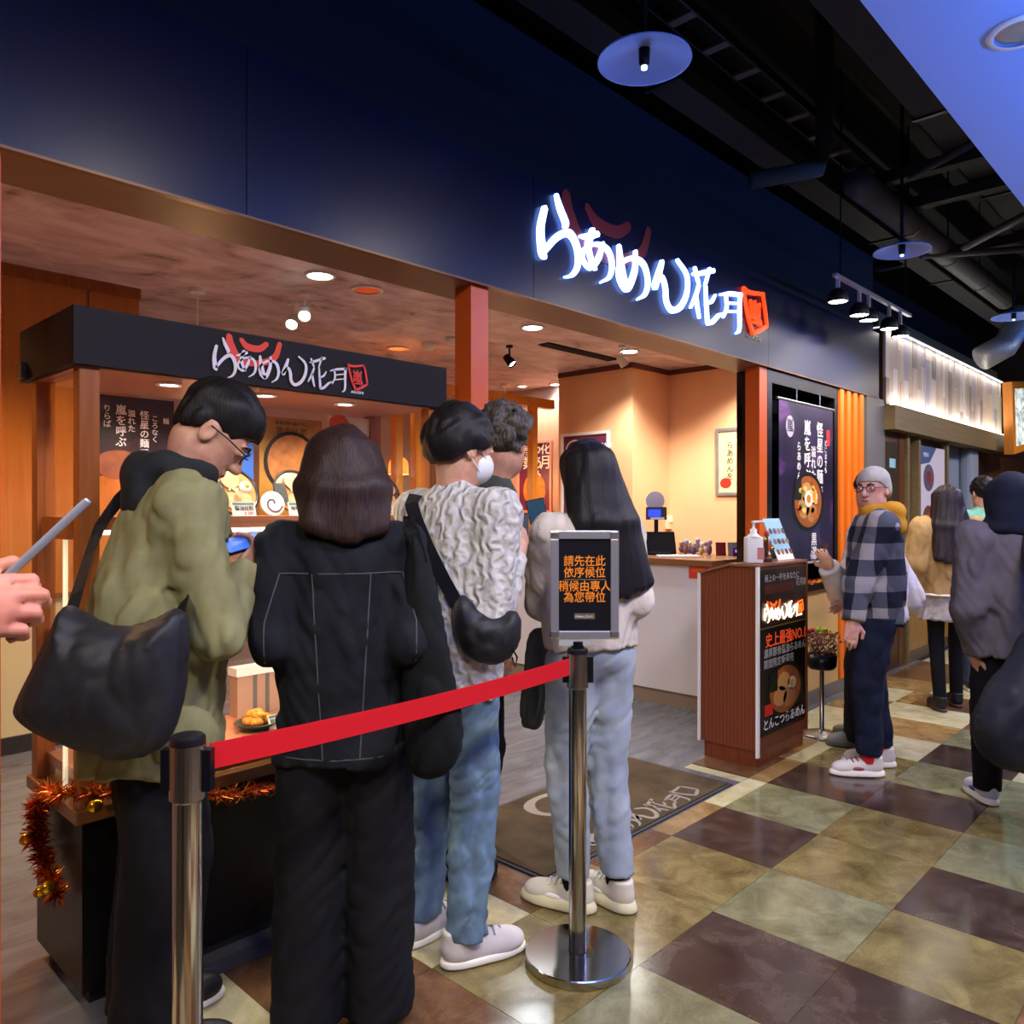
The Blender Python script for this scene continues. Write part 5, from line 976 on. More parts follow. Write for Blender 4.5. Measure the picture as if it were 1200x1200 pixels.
    def top(s, name, m, inf=.02, hem=.86, hw=.185, hd=.125, sleeve=1.0, amp=.006, freq=26, cuff=.045, collar=True, stretch=(1,1,1), sharp=True, neck=.075, belly=0, arm=None, **kw):
        ai = inf if arm is None else arm
        we = [s.el[i]+(s.wr[i]-s.el[i])*sleeve for i in (0,1)]; s.hem = hem; pts = [s.nck, (0,0,hem), *s.sh, *s.el, *we, (hw,hd,hem), (-hw,-hd,hem)]; v = Vol(*s.box_for(pts, .15), s.vox)
        v.ell(s.chs, (.165+inf,.115+inf,.2+inf*.3), .05); v.cone(s.sh[0]*[.8,1,1], s.sh[1]*[.8,1,1], .062+inf*.6, .062+inf*.6, .05, (1,1,.9))
        zs = (s.wst[0], s.wst[1]+belly, s.wst[2]); v.ell(zs, (.155+inf,.11+inf,.2), .06)
        v.cone((s.wst[0],s.wst[1]*.6+belly,1.12), (0,0,hem), 1*(hw*.96), hw, .05, (1, hd/hw, 1)) if hem < 1.1 else None
        v.cone(s.nck-np.array([0,0,.04]), s.nck+np.array([0,-.004,.0]), neck, neck*.9, .03) if collar else None
        v.clip(lambda X, Y, Z: hem-Z+0*X)
        for i in (0, 1):
            v.cone(s.sh[i], s.el[i], .056+ai, .046+ai, .03); v.cone(s.el[i], we[i], .046+ai, cuff if sleeve > .9 else .045+ai, .02)
            if amp and sleeve > .8:
                ax = we[i]-s.el[i]; v.cone(s.el[i]+ax*.86, we[i], cuff+.004, cuff+.003, .01)
        if amp: v.bumps(amp*.8, freq*1.7, s.seed, stretch, sharp, (.35,.2,1)); v.bumps(amp*.35, freq*3.6, s.seed+3, stretch, sharp, (-.6,.3,1))
        for i in (0, 1):                                    # cut the sleeve ends square
            ax = we[i]-s.el[i]; ax /= np.linalg.norm(ax); e = we[i]
            v.clip(lambda X, Y, Z, e=e, ax=ax: np.where((X-e[0])**2+(Y-e[1])**2+(Z-e[2])**2 < .011, (X-e[0])*ax[0]+(Y-e[1])*ax[1]+(Z-e[2])*ax[2], -1.))
        return s.part(name, v, m, **kw)
    def trousers(s, m, r=(.098,.076,.066), hem=.06, amp=.005, freq=24, name='trousers', sharp=True, top_z=None, **kw):
        top_z = top_z or min(1.0, getattr(s, 'hem', .95)+.05)
        pts = [(-.2,-.15,1.02), (.2,.15,hem), *s.ank, *s.kn]; v = Vol(*s.box_for(pts, .13), s.vox)
        v.ell((0,-.01,.95), (.158,.118,.12), .04)
        for i in (0, 1): v.cone(s.hip[i], s.kn[i], r[0], r[1], .02); e = s.ank[i]+np.array([0,-.008,hem-.085]); v.cone(s.kn[i], e, r[1], r[2], .012)
        if amp: v.bumps(amp*.7, freq*1.6, s.seed+7, (1,1,1), sharp, (.15,.1,1)); v.bumps(amp*.35, freq*3.5, s.seed+9, (1,1,1), sharp, (.8,.2,.6))
        v.clip(lambda X, Y, Z: np.maximum(hem-Z, Z-top_z)+0*X); return s.part(name, v, m, **kw)
    def shoes(s, m, sole, chunky=0, name='shoe', L=.27, accent=None):
        for i in (0, 1):
            a = s.fa[i]; d = np.array([-math.sin(a), math.cos(a), 0]); sd = np.array([math.cos(a), math.sin(a), 0]); h0 = s.ank[i]-d*.065; h0[2] = 0; R = np.stack([sd, d, [0,0,1]], 1); P = lambda x, y, z: h0+sd*x+d*y+np.array([0,0,z])
            lo, hi = s.box_for([P(-.06,-.05,0), P(.06,L+.03,.13), P(.06,-.05,0), P(-.06,L+.03,.13)], .03); v = Vol(lo, hi, .006)
            v.ell(P(0,.05,.055), (.041,.07,.055), .03, R); v.ell(P(0,.155,.042), (.044,.100,.042), .035, R); v.ell(P(0,L-.07,.036), (.041,.055,.030), .03, R); v.cone(P(0,.03,.05), P(0,.02,.1), .036, .034, .02); v.cone(P(0,.05,.06), P(0,.045,.105), .04, .042, .02); v.cone(P(0,.09,.07), P(0,.17,.052), .028, .024, .02)
            v.clip(lambda X, Y, Z: np.maximum(.022-Z, Z-.112)+0*X); sh = s.part(name, v, m)
            v = Vol(lo, hi, .006); q = .005*chunky; v.ell(P(0,.055,.012), (.044+q,.078+q,.05), .03, R); v.ell(P(0,.16,.012), (.049+q,.11+q,.05), .03, R); v.clip(lambda X, Y, Z: np.maximum(.003-Z, Z-(.026+.012*chunky))+0*X); s.part('sole', v, sole, sh)
            mb = MB()
            for k in range(4): mb.tube([P(-.028,.100+.024*k,.094-.0075*k), P(0,.106+.024*k,.112-.0085*k), P(.028,.100+.024*k,.094-.0075*k)], .004, 6)
            mb.v = [tuple(np.array(p)*s.k) for p in mb.v]; mb.obj('laces', mat('laces_grey', '#8f8a86', .8) if accent is None else accent, sh, local=True)
            if accent is not None:
                mb = MB(); 
                for sx in (-1, 1): mb.ell(P(sx*.040,.13,.045), (.008,.04,.012), 10, 6, Matrix(R.tolist())); mb.ell(P(sx*.036,.04,.06), (.008,.02,.02), 10, 6, Matrix(R.tolist()))
                mb.v = [tuple(np.array(p)*s.k) for p in mb.v]; mb.obj('stripe', accent, sh, smooth=True, local=True)
    def geo(s, name, mb, m, smooth=False, parent=None, **kw):
        mb.v = [tuple(np.array(p)*s.k) for p in mb.v]; return mb.obj(name, m, parent or s.o, smooth=smooth, local=True, **kw)
    def glasses(s, m):
        hl = s.hl; mb = MB()
        for sx in (-1, 1):
            pts = [hl((sx*.034+.024*math.cos(a), .108-.006*abs(math.cos(a)), .002+.019*math.sin(a))) for a in np.linspace(0, 2*PI, 17)]; mb.tube(pts, .0022, 6, False); mb.tube([hl((sx*.058,.1,.008)), hl((sx*.08,.04,.008)), hl((sx*.084,-.012,.004))], .0022, 6)
        mb.tube([hl((-.011,.108,.006)), hl((0,.112,.009)), hl((.011,.108,.006))], .002, 6); g = s.geo('glasses', mb, m)
        for sx in (-1, 1): mb = MB(); mb.lathe(hl((sx*.034,.106,.002)), [(.001,0),(.022,0)], 16, False, Matrix((s.R @ np.array([[1,0,0],[0,0,1],[0,1,0]])).tolist())); s.geo('lens', mb, M_GLASS, parent=g)
    def hood(s, m, name='hood', r=1.0):                     # hood lying on the shoulders
        lo = s.nck-.26; v = Vol(lo, s.nck+.24, .008); n = s.nck
        for k in range(13):
            a = -PI*1.28+k/12*PI*1.56; p = n+np.array([.088*math.cos(a), .085*math.sin(a)-.02, .02-.045*math.sin(a)*.0+.02*(math.sin(a) < 0)]); v.ell(p, np.array([.038,.038,.04])*r, .02)
        v.ell(n+np.array([0,-.105,-.045]), (.11*r,.05*r,.09*r), .04); v.ell(n+np.array([0,-.12,.02]), (.085*r,.03,.035), .02); v.bumps(.004, 40, s.seed, sharp=True); return s.part(name, v, m)
from mathutils.bvhtree import BVHTree
def seam(f, garment, paths, m, name='seam', r=.0022, back=True):
    me = garment.data; bv = BVHTree.FromPolygons([v.co for v in me.vertices], [p.vertices for p in me.polygons]); out = []
    mb = MB()
    for path in paths:
        P = []
        for k in range(len(path)-1):
            for t in np.linspace(0, 1, 10): P.append((np.array(path[k])*(1-t)+np.array(path[k+1])*t)*f.k)
        pts = []
        for x, z in P:
            h = bv.ray_cast(Vector((x, -1 if back else 1, z)), Vector((0, 1 if back else -1, 0)))
            if h[0] is not None: pts.append(h[0])
        if len(pts) > 2: mb.tube(pts, r, 5)
    if mb.v: mb.obj(name, m, garment, local=True)
def view_thing(name, px, py, t, label, cat):                # a thing whose local x runs to the viewer's right, y away, z up
    p = pD(px, py, t); return thing(name, p, label, cat, rotz=yaw), p
class VV:                                                   # lets pixels at a given distance be used as local points of such a thing
    def __init__(s, o, p): s.o = o; s.I = XF[o.name].inverted()
    def __call__(s, px, py, t): return np.array(s.I @ pD(px, py, t))
def vol_obj(name, v, m, parent): V, Q = v.mesh(); return obj(name, V, Q, m, parent, smooth=True, local=True)
def band(name, pts, w, th, m, parent, wdir=None):            # flat strap through points
    pts = [Vector(p) for p in pts]; mb = MB(); n = len(pts)
    for i, p in enumerate(pts):
        t = (pts[min(i+1, n-1)]-pts[max(i-1, 0)]).normalized(); nn = Vector(wdir) if wdir is not None else Vector((0,-1,0)); s_ = t.cross(nn).normalized()*w/2; nn = s_.cross(t).normalized()*th/2
        mb.v += [tuple(p+s_+nn), tuple(p-s_+nn), tuple(p-s_-nn), tuple(p+s_-nn)]
    for i in range(n-1): mb.f += [(i*4+j, i*4+(j+1) % 4, i*4+4+(j+1) % 4, i*4+4+j) for j in range(4)]
    mb.f += [(0,1,2,3), ((n-1)*4+3, (n-1)*4+2, (n-1)*4+1, (n-1)*4)]; return mb.obj(name, m, parent, local=True, normals=True)
def pillow(o, q, outline, D_, T, W, m, name='pouch', h=.008, amp=.004, freq=60, seed=1, tilt=0):
    P = np.array([q(x, y, D_)[[0, 2]] for x, y in outline]); y0 = q(outline[0][0], outline[0][1], D_)[1]; c = P.mean(0)
    for _ in range(2):                                       # round the outline a little
        A_, B_ = P, np.roll(P, -1, 0); P = np.stack([A_*.75+B_*.25, A_*.25+B_*.75], 1).reshape(-1, 2)
    v = Vol((P[:,0].min()-.03, y0-T-.04, P[:,1].min()-.03), (P[:,0].max()+.03, y0+T+.04, P[:,1].max()+.03), h); X, Y, Z = v.grid(); x = X[:,0,0][:,None]; z = Z[0,0,:][None,:]
    d = np.full((x.shape[0], z.shape[1]), 9.); ins = np.zeros(d.shape, bool)
    for a, b in zip(P, np.roll(P, -1, 0)):
        e = b-a; wx, wz = x-a[0], z-a[1]; t = np.clip((wx*e[0]+wz*e[1])/(e@e+1e-12), 0, 1); d = np.minimum(d, np.hypot(wx-t*e[0], wz-t*e[1])); cr_ = ((a[1] > z) != (b[1] > z)) & (x < (b[0]-a[0])*(z-a[1])/(b[1]-a[1]+1e-12)+a[0]); ins ^= cr_
    prof = T*np.sqrt(np.clip(d/W, 0, 1)*(2-np.clip(d/W, 0, 1))); dd = np.where(ins, 0, d)
    yy = np.abs(Y-y0-tilt*(X-c[0])); v.f = np.where(ins[:,None,:], yy-prof[:,None,:], np.sqrt(yy**2+dd[:,None,:]**2)+.002).astype(np.float32)
    if amp: v.bumps(amp, freq, seed, (1,1,.6), True); v.bumps(amp*.5, freq*2.2, seed+1, (1,1,.6), True)
    return vol_obj(name, v, m, o)
def spos(px, t): v = dr(px)*t; return (v[0], v[1])
def setarm(f, i, el, wr):
    f.el[i] = f.local(pD(*el)); f.wr[i] = f.local(pD(*wr))
def setfoot(f, i, heel, psi):                               # heel pixel on the floor, direction toes point
    p = f.local(pf(*heel)); fac = RT*math.sin(math.radians(psi))+FW*math.cos(math.radians(psi)); d = np.array((XF[f.o.name].to_3x3().inverted() @ Vector((fac[0], fac[1], 0))))
    f.ank[i] = np.array([p[0]+d[0]*.06, p[1]+d[1]*.06, .085]); f.fa[i] = math.atan2(-d[0], d[1]); f.kn[i] = (f.hip[i]+f.ank[i])/2+np.array([0,.035,.02])
M_BLK = m_cloth('black_cloth', '#101012', '#17171a'); M_NYLON = m_cloth('black_nylon', '#18181b', '#232327', .55, .12, 300, spec=.35)
def phone(p, d, n, label, m=None, sz=(.072, .15, .009), screen='#3a6ad8', es=.8):
    d = Vector(d).normalized(); n = Vector(n); n = (n-d*n.dot(d)).normalized(); s_ = d.cross(n); o = thing('phone', p, label, 'phone'); p = Vector(p); fr = Frame(p, s_, d)
    V = [p+s_*x+d*y+n*z for z in (-sz[2]/2, sz[2]/2) for x, y in ((-sz[0]/2,-sz[1]/2),(sz[0]/2,-sz[1]/2),(sz[0]/2,sz[1]/2),(-sz[0]/2,sz[1]/2))]
    obj('case', V, BF, m or M_BLACK, o, bevel=.003, normals=True)
    V = [p+s_*x+d*y+n*z for z in (sz[2]/2, sz[2]/2+.0006) for x, y in ((-sz[0]*.46,-sz[1]*.47),(sz[0]*.46,-sz[1]*.47),(sz[0]*.46,sz[1]*.47),(-sz[0]*.46,sz[1]*.47))]
    obj('screen', V, BF, emis('phone_screen_'+screen[1:], screen, es), o); return o

# ---- the man in the olive jacket at the end of the queue
f = Fig(spos(176, 2.10), 62, 1.79, 'person in an olive green jacket with a dark hood looking down at a phone', head=(-.12,.76,0), lean=.16, bvox=.0058, vox=.0085, seed=3)
setarm(f, 1, (255, 742, 1.96), (284, 672, 2.12)); setarm(f, 0, (262, 740, 2.42), (300, 668, 2.3)); f.hands = [dict(curl=.7), dict(curl=.75, palm=(-.6,-.1,.7))]
f.feet = None
f.body(); f.hair(style='short', top=.018, amp=.006); OL = m_cloth('olive_cloth', '#79774f', '#8d8a62', .8, .2)
j = f.top('olive_jacket', OL, inf=.03, arm=.022, hem=.74, hw=.215, hd=.175, amp=.011, freq=19, cuff=.05, neck=.085, label='olive green jacket'); f.hood(m_cloth('charcoal_hood', '#1f2122', '#2b2d2d'), r=1.0)
f.trousers(M_BLK, (.115,.105,.10), .05, .006); f.shoes(mat('shoe_black', '#141416', .5), M_WHITE); f.glasses(M_INK)
v = Vol((-.3,-.3,.6), (.35,.35,1.0), .009); v.ell((.20,.07,.83), (.035,.075,.085), .02); v.bumps(.005, 40, 5, sharp=True); f.part('pocket', v, OL, j)
g = f.hands[1]['_grip']; phone(f.world(g+f.hands[1]['_d']*.02), tuple(pD(330,655,2.2)-pD(290,668,2.1)), (-.1,-.4,.9), 'phone with a blue screen in the olive jacketed person\'s hand')
# big black shoulder bag
o, p = view_thing('shoulder_bag', 125, 890, 1.86, 'big slouchy black nylon shoulder bag hanging behind the olive jacket', 'bag'); q = VV(o, p); D_ = 1.80
pillow(o, q, [(76,703),(95,717),(120,731),(150,735),(185,724),(210,711),(222,728),(220,790),(208,850),(188,880),(150,892),(105,882),(60,866),(24,842),(20,826),(40,785),(58,745)], D_, .10, .14, M_NYLON, amp=.007, freq=38, seed=4)
band('strap', [q(78,735,D_+.02), q(90,695,D_+.1), q(104,650,D_+.3), q(118,615,D_+.42), q(140,585,D_+.5), q(165,560,D_+.5)], .035, .004, M_BLK, o); band('strap', [q(206,730,D_), q(214,708,D_+.07), q(219,692,D_+.2)], .035, .004, M_BLK, o)

# ---- the woman in black denim
f = Fig(spos(402, 2.16), -10, 1.645, 'person with shoulder length brown hair in a black denim jacket seen from behind', head=(-.25,.22,0), lean=.03, bvox=.008, vox=.0085, seed=8, feet=((-.10,0,12),(.10,.02,-10)))
setarm(f, 0, (318, 752, 2.05), (372, 742, 2.34)); setarm(f, 1, (480, 752, 2.1), (430, 742, 2.4)); f.hands = [dict(curl=.6), dict(curl=.6)]
f.body(face=False); f.hair(HAIRB, 'long', .022, 1.35/f.k, amp=.003, side=.06, wide=.105, back=.09); DN = m_cloth('black_denim', '#15161a', '#1e2025', .85, .35, 330)
j = f.top('denim_jacket', DN, inf=.02, arm=.014, hem=.79, hw=.19, hd=.14, amp=.008, freq=22, cuff=.055, neck=.085, label='black denim jacket')
SM = mat('seam_grey', '#45454a', .8); seam(f, j, [[(-.17,1.33),(.17,1.33)], [(-.17,1.33),(-.205,1.2),(-.2,.95)], [(.17,1.33),(.205,1.2),(.2,.95)], [(-.08,1.33),(-.05,.82)], [(.08,1.33),(.05,.82)], [(-.19,.82),(.19,.82)]], SM)
v = Vol(f.nck-.16, f.nck+.16, .008)
for k in range(11): a_ = -PI*1.2+k/10*PI*1.4; v.ell(f.nck+np.array([.085*math.cos(a_), .075*math.sin(a_)-.01, .0]), (.03,.03,.045), .015)
f.part('collar', v, DN, j)
f.trousers(m_cloth('black_twill', '#141416', '#1a1a1c', .8), (.112,.108,.108), .045, .010, 18); f.shoes(mat('shoe_gloss', '#0c0c0e', .15, spec=.6), M_BLACK, 1)
o, p = view_thing('tote_bag', 510, 915, 2.12, 'plain black cloth tote bag on the shoulder of the person in black denim', 'bag'); q = VV(o, p); D_ = 2.12
pillow(o, q, [(480,612),(500,638),(514,700),(530,780),(545,850),(540,885),(522,910),(488,914),(474,890),(472,800),(472,700)], D_, .06, .08, m_cloth('tote_black', '#121414', '#191c1b'), amp=.006, freq=40, seed=12)
band('strap', [q(494,660,D_-.02), q(485,625,D_-.02), q(478,612,D_+.03), q(474,612,D_+.08)], .035, .005, M_BLK, o)

# ---- the man in the cable knit sweater
f = Fig(spos(528, 2.52), 38, 1.755, 'person in a pale grey cable knit sweater and light blue jeans wearing a face mask', head=(-.35,.15,0), lean=.05, bvox=.0065, vox=.0075, seed=5)
setfoot(f, 0, (478, 1110), 40); setfoot(f, 1, (526, 1133), 64); setarm(f, 1, (574, 728, 2.40), (604, 652, 2.55)); setarm(f, 0, (520, 735, 2.8), (596, 668, 2.85)); f.hands = [dict(curl=.6), dict(curl=.8, palm=(-.8,.2,.3))]
f.body(); f.hair(style='fringe', top=.022, amp=.005)
t = NT('cable_knit'); t.set(.95, 0, .1); v_ = t.coord((1,1,1)); wv = t.n('ShaderNodeTexWave', wave_type='BANDS', bands_direction='X'); wv.inputs['Scale'].default_value = 9; wv.inputs['Distortion'].default_value = 6; wv.inputs['Detail'].default_value = 1; wv.inputs['Detail Scale'].default_value = 2.6; t.l(v_, wv.inputs[0])
fn = t.noise(v_, 170, 2); ad = t.n('ShaderNodeMath', operation='MULTIPLY_ADD'); ad.inputs[1].default_value = .25; t.l(fn, ad.inputs[0]); t.l(wv.outputs['Fac'], ad.inputs[2]); t.l(t.ramp(ad.outputs[0], [(.1,'#aeaca6'),(.8,'#c4c2bb')]), t.b.inputs['Base Color']); t.bump(ad.outputs[0], .9, .009); KN = t.m
j = f.top('knit_sweater', KN, inf=.022, arm=.022, hem=.835, hw=.185, hd=.135, amp=.005, freq=24, cuff=.042, neck=.07, label='pale grey cable knit sweater')
f.trousers(m_cloth('blue_denim', '#5f7689', '#7590a2', .85, .3, 330), (.098,.074,.063), .085, .010, 26); f.shoes(m_cloth('white_canvas', '#c4bdb4', '#d6d0c8', .7), M_PAPER)
v = Vol(f.hc-.2, f.hc+.2, .006); v.ell(f.hl((0,.045,-.052)), (.068,.072,.062), 0, f.R); v.clip(lambda X, Y, Z: (lambda y: .03-y)(f.R[0][1]*(X-f.hc[0])+f.R[1][1]*(Y-f.hc[1])+f.R[2][1]*(Z-f.hc[2]))); mk = f.part('face_mask', v, mat('mask_white', '#d8dce0', .8))
for sx in (-1, 1): mb = MB(); mb.tube([f.hl((sx*.06,.06,-.03)), f.hl((sx*.077,.02,.012)), f.hl((sx*.09,-.02,.005)), f.hl((sx*.088,-.028,-.02)), f.hl((sx*.078,.01,-.05)), f.hl((sx*.055,.06,-.085))], .002, 6); f.geo('ear_loop', mb, M_WHITE, parent=mk)
g = f.hands[1]; phone(f.world(g['_grip']+g['_d']*.02), tuple(pD(606,615,2.6)-pD(604,650,2.55)), (-.2,-.3,.6), 'black phone held up by the person in the cable knit sweater', screen='#20242c', es=.1)
o, p = view_thing('sling_bag', 570, 780, 2.36, 'black crescent sling bag across the back of the cable knit sweater', 'bag'); q = VV(o, p); D_ = 2.36
pc = pillow(o, q, [(530,703),(545,694),(560,714),(585,722),(604,711),(613,735),(607,760),(590,779),(560,777),(540,762),(529,735)], D_, .055, .06, M_NYLON, amp=.004, freq=60, seed=9)
band('strap', [q(545,725,D_), q(520,680,D_+.0), q(500,640,D_+.02), q(487,608,D_+.05), q(482,590,D_+.1), q(487,580,D_+.17)], .042, .004, M_BLK, o)
mb = MB(); mb.tube([q(600,760,D_-.03), q(606,770,D_-.03), q(604,782,D_-.03), q(600,770,D_-.03)], .003, 6); mb.obj('zip_pull', M_DARKM, pc, local=True)

# ---- the woman with long black hair
f = Fig(spos(692, 2.86), -28, 1.665, 'person with long straight black hair in a cream fleece jacket and pale jeans', head=(.1,.12,0), lean=.02, bvox=.0085, vox=.0085, seed=11)
setfoot(f, 0, (688, 1068), -62); setfoot(f, 1, (735, 1068), -38); setarm(f, 0, (634, 708, 2.95), (632, 650, 3.05)); setarm(f, 1, (745, 705, 2.85), (700, 690, 3.1)); f.hands = [dict(curl=.8, palm=(.3,.1,.6)), dict(curl=.6)]
f.body(face=False); f.hair(HAIR, 'long', .018, 1.13/f.k, amp=.003, side=.13, wide=.12, back=.135)
j = f.top('fleece_jacket', m_cloth('cream_fleece', '#c2b7a6', '#d2c8ba', .95, .6, 120), inf=.022, arm=.018, hem=.925/f.k, hw=.185, hd=.14, amp=.006, freq=30, cuff=.05, neck=.08, label='cream fleece jacket'); None
f.trousers(m_cloth('pale_denim', '#8e99a0', '#a5adb0', .85, .3, 330), (.102,.078,.064), .125, .008, 22, top_z=1.0); f.shoes(mat('sneaker_cream', '#cfc8b4', .6), mat('sole_cream', '#d0c8a0', .6), 2, accent=M_WHITE)
for i in (0, 1): mb = MB(); mb.lathe(f.ank[i]+np.array([0,-.005,.0]), [(.040,-.01),(.041,.07)], 16, False); f.geo('sock', mb, M_BLK, smooth=True)
g = f.hands[0]; phone(pD(631, 607, 3.06), tuple(pD(624,580,3.06)-pD(636,636,3.06)), (-FW[0],-FW[1],.15), 'phone with a dark teal screen held up by the long haired person', screen='#27485c', es=.5)
o, p = view_thing('draped_coat', 625, 855, 2.98, 'grey green coat draped over the arm of the long haired person', 'coat'); q = VV(o, p); D_ = 2.99
pillow(o, q, [(617,745),(626,735),(645,738),(646,790),(636,852),(622,856),(609,848),(612,800)], D_, .045, .05, m_cloth('sage_cloth', '#4a4d46', '#5c5e55'), 'cloth', amp=.006, freq=50, seed=3)

# ---- the curly haired man further up the queue
f = Fig(spos(556, 3.0), 84, 1.82, 'person with greying curly hair standing hidden behind the cable knit sweater', head=(.95,.15,0), lean=.13, vox=.011, bvox=.009, seed=21, feet=((-.08,-.05,62),(.07,-.02,62)), arms=[((-.2,-.05,1.13),(-.17,.05,.92)), ((.2,-.05,1.13),(.17,.05,.92))])
f.body(); f.hair(m_hair('hair_grey', '#1d1a18', '#6a6258'), 'curly'); f.top('jacket', m_cloth('sage2', '#3f423f', '#4a4d49'), hem=.82, amp=.005); f.trousers(M_BLK); f.shoes(mat('shoe_black', '#141416', .5), M_BLACK)

# ---- the person at the picture edge holding a phone
c = spos(600, .42); base = FW*.30+RT*(-.93); f = Fig(base, 25, 1.72, 'person in a grey jacket reaching out a hand that holds a thin phone', head=(0,.3,0), bvox=.0052, vox=.0075, seed=31)
L_ = lambda lat, t, z: f.local((FW[0]*t+RT[0]*lat, FW[1]*t+RT[1]*lat, z))
f.el[1] = L_(-.81, .66, 1.11); f.wr[1] = L_(-.635, .84, 1.30); iv = lambda v_: np.array(XF[f.o.name].to_3x3().inverted() @ Vector(v_))
dw = Vector((RT[0]*.95+FW[0]*.25, RT[1]*.95+FW[1]*.25, .18)); f.hands = [dict(), dict(dir=iv(dw), palm=iv((FW[0]*.9-RT[0]*.1, FW[1]*.9-RT[1]*.1, -.35)), curl=1.2, thumb=iv((0,0,1)), tk=.2, flat=True)]
f.skin = m_skin('skin_rosy', '#c48468', '#b06a55'); f.body(); f.hair(); f.top('grey_jacket', m_cloth('grey_jacket', '#3e4147', '#4c5057'), hem=.8, sleeve=.93, cuff=.047); f.trousers(M_BLK); f.shoes(M_BLACK, M_WHITE)
vr = Vector((*dr(62), -.03)).normalized(); pd_ = (Vector((RT[0],RT[1],0))*.66+Vector((0,0,.62))); pd_ = (pd_-vr*pd_.dot(vr)).normalized(); phone(pD(55, 632, .93), pd_, pd_.cross(vr), 'thin silver phone pinched in the reaching hand', m=M_ALU, sz=(.072,.125,.009), screen='#8a8a8c', es=.15)

# ---- the man in the plaid jacket and beanie
f = Fig(spos(1026, 4.28), -76, 1.655, 'person in a grey beanie and checked jacket with a mustard hood turning round', head=(.98,.02,0), bvox=.0065, vox=.009, seed=41, feet=((-.1,.06,6),(.1,-.04,-6)))
setarm(f, 0, (1006, 684, 4.12), (1000, 728, 4.08)); setarm(f, 1, (1020, 690, 4.45), (1000, 700, 4.5)); f.hands = [dict(curl=.45), dict(curl=.4)]
f.skin = m_skin('skin_pink', '#d0a090', '#bd8272'); f.body()
f.glasses(M_INK)
v = Vol(f.hc-.22, f.hc+.22, .007); v.ell(f.hl((0,-.016,.042)), (.09,.11,.094), 0, f.R); v.ell(f.hl((0,-.05,-.02)), (.084,.07,.07), .04, f.R); v.bumps(.004, 50, 2, (.3,.3,1), True)
v.clip(lambda X, Y, Z: (lambda q: np.interp(q[0], [-.13,-.05,.0,.06,.14], [-.07,-.045,.0,.04,.042])-q[1])([f.R[0][k]*(X-f.hc[0])+f.R[1][k]*(Y-f.hc[1])+f.R[2][k]*(Z-f.hc[2]) for k in (1, 2)])); f.part('beanie', v, m_cloth('beanie_grey', '#9a978c', '#b2aea4', .95, .6, 160))
t = NT('plaid'); t.set(.9, 0, .1); v_ = t.coord((1,1,1)); sx = t.n('ShaderNodeSeparateXYZ'); t.l(v_, sx.inputs[0])
def step_(sock, add=None):
    a = t.n('ShaderNodeMath', operation='MULTIPLY_ADD', i_1=1/.17, i_2=.2); t.l(sock, a.inputs[0]); fr_ = t.n('ShaderNodeMath', operation='FRACT'); t.l(a.outputs[0], fr_.inputs[0]); g_ = t.n('ShaderNodeMath', operation='GREATER_THAN', i_1=.5); t.l(fr_.outputs[0], g_.inputs[0]); return g_.outputs[0]
xy = t.n('ShaderNodeMath', operation='ADD'); t.l(sx.outputs[0], xy.inputs[0]); t.l(sx.outputs[1], xy.inputs[1]); su = t.n('ShaderNodeMath', operation='ADD'); t.l(step_(xy.outputs[0]), su.inputs[0]); t.l(step_(sx.outputs[2]), su.inputs[1]); hv = t.n('ShaderNodeMath', operation='MULTIPLY', i_1=.5); t.l(su.outputs[0], hv.inputs[0])
pl_c = t.ramp(hv.outputs[0], [(0,'#8f8988'),(.4,'#4a4b55'),(.8,'#1a1c28')]); [n for n in t.t.nodes if n.type == 'VALTORGB'][-1].color_ramp.interpolation = 'CONSTANT'; t.l(pl_c, t.b.inputs['Base Color']); t.bump(t.noise(v_, 200, 2), .4, .004); PLAID = t.m
j = f.top('checked_jacket', PLAID, inf=.035, hem=.80/f.k, hw=.19, hd=.15, amp=.006, freq=22, cuff=.055, neck=.07, label='grey and navy checked jacket'); f.hood(m_cloth('mustard', '#b07a1c', '#c48c28'), r=1.05)
f.trousers(m_cloth('navy_twill', '#14182a', '#1a2034'), (.108,.085,.07), .125, .008, 20); f.shoes(mat('shoe_whitegrey', '#cfc8c4', .5), M_PAPER, 1, accent=mat('shoe_plum', '#8a4a50', .5))
for i in (0, 1): mb = MB(); mb.lathe(f.ank[i]+np.array([0,-.005,0]), [(.046,-.01),(.047,.06)], 16, False); f.geo('red_sock', mb, mat('sock_red', '#c01c2c', .8), smooth=True)
# ---- the person half hidden behind the checked jacket
f = Fig(spos(1024, 4.78), -74, 1.645, 'person in a white and grey jacket half hidden behind the checked jacket', head=(-.7,.1,0), vox=.011, bvox=.010, seed=43, feet=((-.1,.10,6),(.1,.04,-6)))
f.hands = [dict(curl=.9), dict(curl=.5)]; setarm(f, 0, (990, 696, 4.6), (972, 664, 4.5)); setarm(f, 1, (1066, 700, 4.95), (1030, 690, 5.0)); f.body(face=False); f.hair(style='short', top=.022)
f.top('white_grey_jacket', m_cloth('white_grey', '#b5aeae', '#c6c0c0'), inf=.05, hem=.80, hw=.235, hd=.2, amp=.008, cuff=.06); f.trousers(M_BLK, (.11,.105,.105), .04); f.shoes(mat('shoe_grey', '#7c7a70', .6), mat('sole_grey', '#5a584f', .6))
